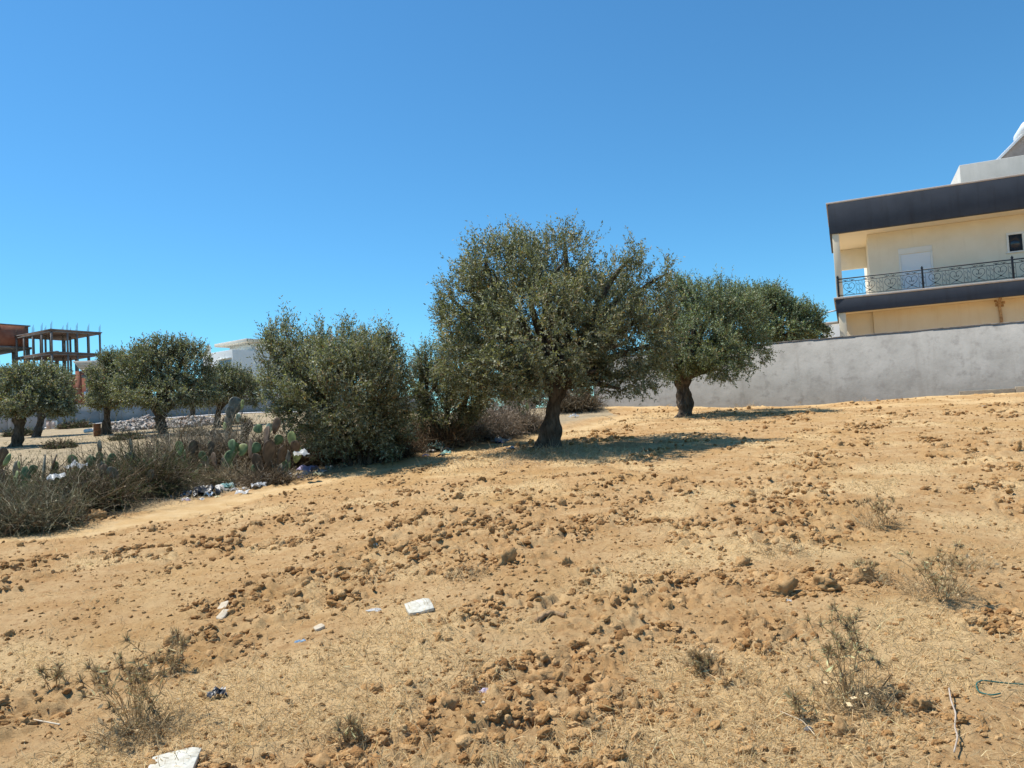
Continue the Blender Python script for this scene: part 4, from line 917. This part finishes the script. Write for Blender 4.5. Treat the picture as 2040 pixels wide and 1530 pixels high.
litter('paper_scrap', 614, 1527, 12, 'white', 'tiny white scrap at the bottom edge', 'litter', 48)
for (px, py, w_, lb) in [(1532, 1299, 7, 'small white snail-like pebble left of the right thistle'), (747, 1097, 12, 'pale pebble beside a clod left of the big clod'), (962, 1389, 11, 'yellowish pebble below the lilac wrapper'), (1612, 1465, 18, 'blue-grey stone near the bottom right clods')]:
    b = on(px, py); g = Geo(); k = w_*b[1]/FPX/2; V = IC2[0]*(1+.12*np.random.default_rng(int(px)).normal(size=(42, 1)))*np.array([1, .8, .65])*k
    single('pebble', g.add(V+b+EZ*k*.3, IC2[1]), pm('pebble_stone', (.1, .11, .13), None) if px == 1612 else M_TILE, b, lb, 'stone', smooth=True)
def cord(name, pts, r, mt, label, cat, lift=.01):
    Q = np.array([on(*p_)+EZ*lift for p_ in pts]); k = len(Q); q = np.linspace(0, k-1, 40)
    C2 = np.stack([np.interp(q, range(k), Q[:, i]) for i in range(3)], 1)
    for _ in range(4): C2[1:-1] = (C2[:-2]+C2[1:-1]*2+C2[2:])/4
    C2[:, 2] = np.maximum(C2[:, 2], zg(C2[:, 0], C2[:, 1])+r)
    g = Geo(); g.tube(C2, r, 7); single(name, g, mt, Q[0], label, cat, smooth=True)
cord('garden_cord', [(2120, 1375), (2040, 1379), (1990, 1376), (1958, 1374), (1945, 1382), (1950, 1396), (1975, 1406), (1995, 1404)], .0035, pm('green_cord', (.03, .12, .1), None, rough_=.5), 'thin dark green cord curling on soil at right edge', 'cord')
cord('stick', [(1893, 1402), (1897, 1425), (1907, 1452), (1904, 1478), (1911, 1500), (1903, 1528)], .0035, pm('bleached_stick', (.36, .28, .21), (.5, .42, .34), 20), 'bleached thin stick lying at the lower right', 'stick', .03)
cord('stick', [(45, 1437), (80, 1446), (120, 1458)], .004, M_CARD, 'bleached short stick at the lower left', 'stick', .02)
cord('stick', [(1555, 1430), (1600, 1455), (1625, 1485)], .0018, M_CARD, 'thin dry straw stalk crossing the bottom right soil', 'stick', .02)
M_BARKP = pm('brown_bark', (.24, .14, .07), (.38, .25, .13), 15, .9, .5, 50)
cord('bark_piece', [(1068, 1236), (1085, 1226), (1105, 1222), (1126, 1226)], .016, M_BARKP, 'curved brown bark piece on the soil right of tile slab', 'bark', .012)

# barrel, white panel, boxes in the pasture
def barrel():
    b = P(194, 868, 39.5); b[2] = float(zg(b[0], b[1])); root = empty('rusty_barrel', b, 'rusty brown barrel standing left of an olive trunk', 'barrel'); mt = pm('rust', (.13, .055, .03), (.22, .1, .05), 7, .9, .3)
    z = np.array([0, .02, .05, .25, .27, .29, .31, .52, .54, .56, .58, .8, .83, .85])*.62/.85; rr = np.array([.17, .18, .175, .175, .187, .187, .175, .175, .187, .187, .175, .175, .182, .17])
    g = Geo(); g.tube([b+EZ*q for q in z], rr, 20); part('drum', g, mt, root, smooth=False)
    g = Geo(); a = np.linspace(0, 2*np.pi, 21); g.tube([b+np.array([math.cos(q)*.175, math.sin(q)*.175, .625]) for q in a], .012, 5, cap=False); part('rim', g, mt, root)
barrel()
b = P(178, 862, 43); b[2] = float(zg(b[0], b[1])); g = Geo(); g.tube([b+np.array([-.35, .2, .18]), b+np.array([.0, .1, .2]), b+np.array([.55, -.1, .2])], .11, 14)
single('white_pipe', g, M_PVC, b, 'white pipe length lying left of the rusty barrel', 'pipe', smooth=False)
for px, nm in ((98, 'left'), (109, 'right')):
    b = P(px, 858, 58); b[2] = float(zg(b[0], b[1])); root = empty('concrete_post_box', b, 'pale little utility box before the street wall, %s one of two' % nm, 'utility box')
    part('cabinet', Geo().box(b+np.array([-.16, -.1, .0]), (.32, 0, 0), (0, .2, 0), (0, 0, .62)), M_WHITE if nm == 'right' else M_BEIGE, root, bevel=.02)
    part('lid', Geo().box(b+np.array([-.18, -.12, .623]), (.36, 0, 0), (0, .24, 0), (0, 0, .05)), M_CONC, root)
    part('door', Geo().box(b+np.array([-.12, -.115, .1]), (.24, 0, 0), (0, .013, 0), (0, 0, .42)), M_BEIGE, root)

# ------------------------------------------------------------------ thistles
M_THIS = attrmat('dry_thistle', .9, .15, .1)
def thistle(label, base, hpx, spread, nst, nhd, seed, lean=0.):
    rg = np.random.default_rng(seed); b = on(*base); k = b[1]/FPX; H = hpx*k; root = empty('dried_thistle', b, label, 'thistle', 'dried thistles in the foreground')
    g = Geo(); ends = []
    Q = []
    for i in range(nst):
        a = rg.random()*6.283; sp = spread*k*(.2+.8*rg.random()); ln = H*(.55+.5*rg.random())
        tip = b+np.array([math.cos(a)*sp+lean*k, math.sin(a)*sp*.8, ln]); mid = b*.5+tip*.5+np.array([0, 0, .1*ln])+rg.normal(size=3)*.02
        p0 = b+np.array([math.cos(a), math.sin(a), 0])*.03*rg.random()-EZ*.02
        Q.append((p0, mid, tip)); ends.append((tip, nrm(tip-mid)))
        for j in range(3):
            f = .35+.6*rg.random(); s0 = p0*(1-f)**2+2*mid*f*(1-f)+tip*f*f; dv = nrm(nrm(tip-p0)+rg.normal(size=3)*.8); t2 = s0+dv*H*(.12+.2*rg.random())
            Q.append((s0, (s0+t2)/2+rg.normal(size=3)*.006, t2)); ends.append((t2, dv))
    Q = np.array(Q); n = len(Q)
    g.twigs(Q, np.tile(np.array([[.0024, .0018, .001]]), (n, 1)), np.clip(np.array([.46, .3, .15])*(1+.25*rg.normal(size=(n, 1))), .04, .5))
    # spiny withered leaves along stems
    m_ = n*5; i = rg.integers(0, n, m_); f = rg.random((m_, 1)); B = Q[i, 0]*(1-f)**2+2*Q[i, 1]*f*(1-f)+Q[i, 2]*f*f
    Dv = nrm(rg.normal(size=(m_, 3))+np.array([0, 0, .4])); Wv = nrm(np.cross(Dv, rg.normal(size=(m_, 3)))); L_ = .02+.04*rg.random(m_)
    g.leaves(B, Dv, Wv, L_, L_*.09, np.clip(np.array([.6, .41, .21])*(1+.3*rg.normal(size=(m_, 1))), .05, .6))
    part('stem', g, M_THIS, root)
    # flower heads: one mesh, copied
    g = Geo(); m_ = 26; Dv = nrm(rg.normal(size=(m_, 3))*.75+np.array([0, 0, .75])); st = Dv*.006; en = Dv*(.03+.022*rg.random((m_, 1)))
    g.twigs(np.stack([st, (st+en)/2, en], 1), np.tile(np.array([[.0016, .0012, .0004]]), (m_, 1)), np.clip(np.array([.48, .32, .16])*(1+.3*rg.normal(size=(m_, 1))), .05, .5))
    g.add(IC1[0]*np.array([.009, .009, .012]), IC1[1], np.array([.22, .16, .1]))
    me = g.mesh('seed_head'); me.materials.append(M_THIS)
    order = rg.permutation(len(ends))[:nhd]
    for i in order:
        o = bpy.data.objects.new('seed_head', me); COL.objects.link(o); o.parent = root; tip, dv = ends[i]
        o.location = tip-b; o.rotation_euler = Vector(nrm(dv+EZ*.4)).to_track_quat('Z', 'Y').to_euler(); s_ = .6+.5*rg.random(); o.scale = (s_, s_, s_)
thistle('large dried thistle with spiky heads at the lower left', (275, 1460), 165, 110, 17, 46, 1)
thistle('dried thistle right of the large left one, greyish tips', (350, 1330), 55, 40, 6, 12, 2)
thistle('tall dried thistle with spiky heads at the lower right', (1690, 1400), 155, 105, 12, 36, 3)
thistle('small dried thistle at the left of the lower right one', (1600, 1440), 60, 40, 5, 10, 4)
thistle('thin dried thistle on the right mid-field', (1755, 1050), 75, 45, 8, 18, 5)
thistle('grey dried thistle clump near the right picture edge', (1880, 1205), 100, 75, 10, 26, 6)
thistle('low dark dried thistle left of the bottom right one', (1400, 1335), 40, 34, 7, 14, 7)
thistle('flattened dry thistle below the ridge at right', (1735, 1160), 36, 50, 8, 14, 8)
thistle('tiny dried thistle beside the left bottom slab', (110, 1370), 45, 40, 5, 10, 9)
thistle('dried thistle tuft at the bottom left of centre', (690, 1480), 40, 40, 6, 12, 10)

STW = [(.62, .45, .24), (.5, .35, .18), (.74, .56, .33), (.4, .28, .15)]
for i, (px, py, w_, h_, n_, lb) in enumerate([(280, 1468, 190, 85, 650, 'wide wispy straw bush around the large left thistle'), (1700, 1408, 190, 75, 480, 'wispy dry weed clump around the lower right thistle'), (1860, 1190, 170, 75, 480, 'broad wispy weed clump near the right picture edge'), (1750, 1045, 110, 60, 320, 'thin dry weeds around the right mid-field thistle'), (1400, 1318, 90, 42, 300, 'dark matted weed tuft right of the centre clods'), (1730, 1165, 120, 40, 320, 'matted dry weeds below the right ridge'), (930, 1150, 110, 30, 280, 'matted dry weeds below the wide mid-field clod'), (690, 1475, 90, 34, 260, 'low dry weed tuft at the bottom left of centre'), (1560, 1110, 120, 34, 280, 'matted grey straw above the right ridge'), (1930, 1130, 150, 50, 350, 'grey straw tangle at the right picture edge')]):
    brush(lb, (px, py), w_, h_/1.1, int(n_*.3), 500+i, STW, stiff=.55, fine=2, grp='dry weeds out on the field', th=.0011, leafy=.25)
# ------------------------------------------------------------------ clods
rg = np.random.default_rng(99)
cm = []
for v in range(7):
    V, F = IC3; r2 = np.random.default_rng(300+v); W = V.copy()
    def nz(q, sc_): return np.array([mnoise.fractal(Vector(a_*sc_+v*5.3), .6, 2.1, 4) for a_ in q])
    dsp = .55*nz(V, .9)+.32*nz(V, 2.4)+.1*nz(V, 6.)
    W = V*np.clip(1+dsp, .35, 1.8)[:, None]
    me = Geo().add(W, F).mesh('dirt_clod'); me.materials.append(M_CLOD); cm.append(me)
def clod(p, s, i, label, group=None):
    o = bpy.data.objects.new('dirt_clod', cm[i % 7]); COL.objects.link(o)
    o.location = (p[0], p[1], p[2]+s*.2); o.rotation_euler = rg.random(3)*6.28; o.scale = (s, s*(.7+.4*rg.random()), s*(.6+.3*rg.random()))
    tag(o, label, 'clod', group)
def crumb_ring(p, s, n, r2):
    a = r2.random(n)*6.283; q = s*(.7+1.3*r2.random(n)**1.5); return p[0]+np.cos(a)*q, p[1]+np.sin(a)*q
RX, RY, RS = [], [], []
big = [(1205, 1372, 44, 'biggest rounded earth clod in the foreground centre'), (888, 1394, 36, 'broken earth clod left of the lilac wrapper'), (1000, 1418, 20, 'cube-like earth clod left of the green pink wrapper'), (1130, 1398, 22, 'dark earth clod between wrapper and biggest clod'),
       (800, 1088, 24, 'tall dark clod left of the grass-topped clod'), (1010, 1112, 36, 'wide clod with grass roots in mid-field'), (742, 1090, 22, 'clod left of the tall dark clod'), (1130, 1118, 18, 'clod right of the wide grass-topped clod'), (840, 1022, 17, 'clod on the open soil above the tall dark clod'),
       (1480, 1122, 20, 'blocky clod on the right mid-field ridge'), (1572, 1073, 14, 'pointed upright clod at right mid-field'), (1632, 1078, 15, 'dark clod right of the pointed upright clod'), (1680, 1462, 34, 'tall earth clod at the lower right bottom'), (1835, 1415, 36, 'dark-shaded clod right of the lower right thistle'), (1640, 1165, 46, 'long ridge of upturned earth at right'), (1560, 1175, 40, 'left end clod of the upturned ridge'), (1625, 1005, 16, 'dark clod in the right upper field'), (1885, 826, 9, 'lone clod on the pale track near wall'), (1425, 1330, 26, 'dark clod with roots right of centre foreground'), (1265, 1400, 30, 'crumbly clod heap right of the biggest clod'),
       (305, 1050, 17, 'clod on the path edge at left'), (195, 1025, 26, 'earth lump at the hedge foot left'), (510, 1045, 16, 'clod at the left mid-field near path'), (20, 1262, 14, 'flat dark stone-like clod at left edge'), (495, 1166, 12, 'small arched dark clod left of centre'), (1165, 1155, 18, 'round clod below the mid-field clods'), (1720, 1155, 40, 'dark overhung ridge clod at right')]
for i, (px, py, w_, lb) in enumerate(big):
    p = on(px, py+w_*.3); s_ = w_*p[1]/FPX*.68; clod(p, s_, i, lb); a_, b_ = crumb_ring(p, s_*1.15, 90, rg); RX.append(a_); RY.append(b_); RS.append(s_*(.04+.2*rg.random(90)**3.5))
def scatter(n, rmin, rmax, seed, pw=1.):
    r2 = np.random.default_rng(seed); r_ = rmin*(rmax/rmin)**(r2.random(n)**pw); t = np.radians(r2.uniform(-40, 40, n)); return r_*np.sin(t), r_*np.cos(t), r2
def fieldmask(x, y):
    side = np.interp(x, PATH[:, 0], PATH[:, 1]); inw = ((x-8.94)*-.4+(y-26.5)*-.917) > .5
    return ((x > PATH[-1, 0]) | (y < side-.3)) & inw & (y < 30)
x, y, r2 = scatter(3000, 3.2, 20, 7); kp = fieldmask(x, y) & (r2.random(3000) < rough(x, y)**2) & (pathmask(x, y) < .2)
x, y = x[kp][:160], y[kp][:160]; z = zg(x, y)
for i in range(len(x)):
    clod((x[i], y[i], z[i]), .022+.045*r2.random()**2.2*(1+.4*(y[i] > 9)), i, 'brown dirt clod among many strewn over the ploughed field', 'clods strewn over the field')
for px, py in [(1480, 1150), (1520, 1165), (1585, 1160), (1610, 1178), (1665, 1150), (1690, 1168), (1320, 1150), (1250, 1385), (1290, 1410), (1330, 1420), (1400, 1300), (1350, 1290), (960, 1130), (900, 1135), (1160, 1035), (1240, 1030), (600, 1075), (560, 1085), (250, 1095), (90, 1115), (1820, 1440), (1760, 1450), (1560, 1480)]:
    p = on(px, py); a_, b_ = crumb_ring(p, .15, 70, rg); RX.append(a_); RY.append(b_); RS.append((.004+.028*rg.random(70)**4)*(.6+p[1]/12))
for i in range(0, len(x), 2):
    s_ = .05; a_, b_ = crumb_ring((x[i], y[i]), s_*1.6, 10, r2); RX.append(a_); RY.append(b_); RS.append(s_*(.1+.3*r2.random(10)**2))
x, y, r2 = scatter(330000, 2.6, 29, 17, .9)
clus = sstep(-.05, .65, fbm(x*1.3, y*1.6, 61, 3)+.5*fbm(x*3.5, y*3.5, 62, 2))
kp = fieldmask(x, y) & (r2.random(len(x)) < clus*rough(x, y)*.9+.1) & (pathmask(x, y) < .5)
x, y = x[kp][:125000], y[kp][:125000]; sz = (.0025+.024*r2.random(len(x))**5.5*(.4+.9*rough(x, y)))*(.75+.33*np.hypot(x, y)/6)
x = np.concatenate([x]+RX); y = np.concatenate([y]+RY); sz = np.concatenate([sz]+RS)
def crumbs(x, y, sz):
    n = len(x); me = bpy.data.meshes.new('soil_crumbs'); me.vertices.add(n)
    me.vertices.foreach_set('co', np.stack([x, y, zg(x, y)+sz*.15], 1).ravel())
    a = me.attributes.new('size', 'FLOAT_VECTOR', 'POINT'); a.data.foreach_set('vector', (sz[:, None]*np.stack([1+.5*r2.random(n), .7+.4*r2.random(n), .42+.4*r2.random(n)], 1)).ravel())
    a = me.attributes.new('turn', 'FLOAT_VECTOR', 'POINT'); a.data.foreach_set('vector', np.stack([r2.normal(size=n)*.4, r2.normal(size=n)*.4, r2.random(n)*6.28], 1).ravel())
    a = me.attributes.new('pick', 'INT', 'POINT'); a.data.foreach_set('value', r2.integers(0, 6, n).astype(np.int32))
    o = bpy.data.objects.new('soil_crumbs', me); COL.objects.link(o); tag(o, 'loose brown soil crumbs scattered across the ploughed field', 'soil', kind='stuff')
    mt, t, b = newmat('crumb_earth'); oi = t.nodes.new('ShaderNodeObjectInfo'); rp = t.nodes.new('ShaderNodeValToRGB')
    e = rp.color_ramp.elements; e[0].color = (.27, .138, .053, 1); e[1].color = (.52, .335, .16, 1); m2 = e.new(.5); m2.color = (.4, .23, .094, 1)
    t.links.new(oi.outputs['Random'], rp.inputs[0]); t.links.new(rp.outputs[0], b.inputs['Base Color']); b.inputs['Roughness'].default_value = .97; b.inputs['Specular IOR Level'].default_value = .08
    tn = t.nodes.new('ShaderNodeTexNoise'); tn.inputs['Scale'].default_value = 110; tn.inputs['Detail'].default_value = 5; tg = t.nodes.new('ShaderNodeNewGeometry'); t.links.new(tg.outputs['Position'], tn.inputs['Vector'])
    tb = t.nodes.new('ShaderNodeBump'); tb.inputs['Strength'].default_value = .8; tb.inputs['Distance'].default_value = .012; t.links.new(tn.outputs[0], tb.inputs['Height']); t.links.new(tb.outputs[0], b.inputs['Normal'])
    ng = bpy.data.node_groups.new('crumbs', 'GeometryNodeTree'); ng.interface.new_socket('Geometry', in_out='INPUT', socket_type='NodeSocketGeometry'); ng.interface.new_socket('Geometry', in_out='OUTPUT', socket_type='NodeSocketGeometry')
    N = ng.nodes.new; L = ng.links.new; gi = N('NodeGroupInput'); go = N('NodeGroupOutput'); jn = N('GeometryNodeJoinGeometry')
    for v in range(6):
        ic = N('GeometryNodeMeshIcoSphere'); ic.inputs['Radius'].default_value = 1; ic.inputs['Subdivisions'].default_value = 4 if v < 2 else 3
        ps = N('GeometryNodeInputPosition'); ad = N('ShaderNodeVectorMath'); ad.operation = 'ADD'; ad.inputs[1].default_value = (v*7.3, v*3.1, v*1.7); L(ps.outputs[0], ad.inputs[0])
        tot = None
        for sc_, am in ((.8, .75), (2.2, .5), (6., .22)):
            nz = N('ShaderNodeTexNoise'); nz.inputs['Scale'].default_value = sc_; nz.inputs['Detail'].default_value = 3; L(ad.outputs[0], nz.inputs['Vector'])
            mr = N('ShaderNodeMath'); mr.operation = 'MULTIPLY_ADD'; mr.inputs[1].default_value = am*2; mr.inputs[2].default_value = -am; L(nz.outputs[0], mr.inputs[0])
            if tot is None: tot = mr.outputs[0]
            else:
                sm = N('ShaderNodeMath'); sm.operation = 'ADD'; L(tot, sm.inputs[0]); L(mr.outputs[0], sm.inputs[1]); tot = sm.outputs[0]
        vm = N('ShaderNodeVectorMath'); vm.operation = 'SCALE'; L(ps.outputs[0], vm.inputs[0]); L(tot, vm.inputs['Scale'])
        sp = N('GeometryNodeSetPosition'); L(ic.outputs[0], sp.inputs['Geometry']); L(vm.outputs[0], sp.inputs['Offset'])
        ss = N('GeometryNodeSetShadeSmooth'); L(sp.outputs[0], ss.inputs[0])
        smt = N('GeometryNodeSetMaterial'); smt.inputs['Material'].default_value = mt; L(ss.outputs[0], smt.inputs[0])
        g2 = N('GeometryNodeGeometryToInstance'); L(smt.outputs[0], g2.inputs[0]); L(g2.outputs[0], jn.inputs[0])
    io = N('GeometryNodeInstanceOnPoints'); L(gi.outputs[0], io.inputs['Points']); L(jn.outputs[0], io.inputs['Instance']); io.inputs['Pick Instance'].default_value = True
    def att(nm, ty):
        q = N('GeometryNodeInputNamedAttribute'); q.data_type = ty; q.inputs['Name'].default_value = nm; return q.outputs[0]
    L(att('pick', 'INT'), io.inputs['Instance Index']); L(att('size', 'FLOAT_VECTOR'), io.inputs['Scale'])
    er = N('FunctionNodeEulerToRotation'); L(att('turn', 'FLOAT_VECTOR'), er.inputs[0]); L(er.outputs[0], io.inputs['Rotation'])
    L(io.outputs[0], go.inputs[0]); o.data.materials.append(mt)
    md = o.modifiers.new('crumbs', 'NODES'); md.node_group = ng
crumbs(x, y, sz)

# ------------------------------------------------------------------ dry grass
def grass(name, label, n, rmin, rmax, seed, mask, lmin, lmax, lay=.5, cols=None, per=7):
    x, y, r2 = scatter(n, rmin, rmax, seed); kp = r2.random(n) < mask(x, y); x, y = x[kp], y[kp]; m_ = len(x)
    x = np.repeat(x, per)+r2.normal(size=m_*per)*.03*(1+np.repeat(np.hypot(x, y), per)/12); y = np.repeat(y, per)+r2.normal(size=m_*per)*.03; N = m_*per
    d = np.hypot(x, y); B = np.stack([x, y, zg(x, y)-.004], 1)
    Dv = nrm(np.concatenate([r2.normal(size=(N, 2))*.8, np.abs(r2.normal(size=(N, 1)))*(1-lay)+.12], 1)); L_ = lmin+(lmax-lmin)*r2.random(N)**1.8
    E2 = nrm(Dv+r2.normal(size=(N, 3))*.3-np.array([0, 0, .25])); Wv = nrm(np.cross(Dv, r2.normal(size=(N, 3)))); wd = (.0018*np.maximum(1, d/7))[:, None]
    mid = B+Dv*L_[:, None]*.55; tip = mid+E2*L_[:, None]*.45
    V = np.stack([B-Wv*wd, B+Wv*wd, mid+Wv*wd*.8, mid-Wv*wd*.8, tip], 1).reshape(-1, 3); k = np.arange(N)[:, None]*5
    pal = np.array(cols or [(.7, .52, .27), (.78, .6, .34), (.6, .43, .21), (.66, .5, .28), (.5, .37, .2)]); c = pal[r2.integers(0, len(pal), N)]*(1+.15*r2.normal(size=(N, 1)))
    g = Geo(); g.add(V, [k+np.array([[0, 1, 2, 3]]), k+np.array([[3, 2, 4]])], np.repeat(np.clip(c, .05, .85), 5, axis=0))
    return single(name, g, M_GRASS, (0, 0, 0), label, 'grass', kind='stuff')
grass('dry_grass', 'short straw-coloured dry grass lying over the ploughed field', 58000, 2.8, 26, 1, lambda x, y: fieldmask(x, y)*(straw(x, y)*.7+.07), .025, .12, .6, per=6)
grass('grass_tufts', 'taller dry grass tufts by trunks, wall and field edges', 30000, 4, 29, 2, lambda x, y: (np.exp(-((x-.0)**2/1.8+(y-14.6)**2/1.4))*.9+np.exp(-((x-4.6)**2/2+(y-23.2)**2/1.))*.5+.5*sstep(.7, .05, np.abs((x-8.94)*-.4+(y-26.5)*-.917-.15))*(x > 2.4)*sstep(-.1, .4, fbm(x*.9, y*.9, 50, 2))+.35*sstep(.5, .8, pdist(x, y, PATH))*sstep(1.6, .9, pdist(x, y, PATH))*(np.interp(x, PATH[:, 0], PATH[:, 1]) < y)*(x < 1)), .08, .3, .25, per=7,
      cols=[(.58, .45, .27), (.48, .38, .24), (.4, .32, .21), (.64, .51, .32)])
grass('pasture_grass', 'dry pasture grass beyond the hedge under the olive trees', 16000, 12, 50, 3, lambda x, y: pasture(x, y)*.4*(x < -1), .06, .22, .35, cols=[(.46, .38, .22), (.36, .31, .19), (.5, .4, .26)], per=4)
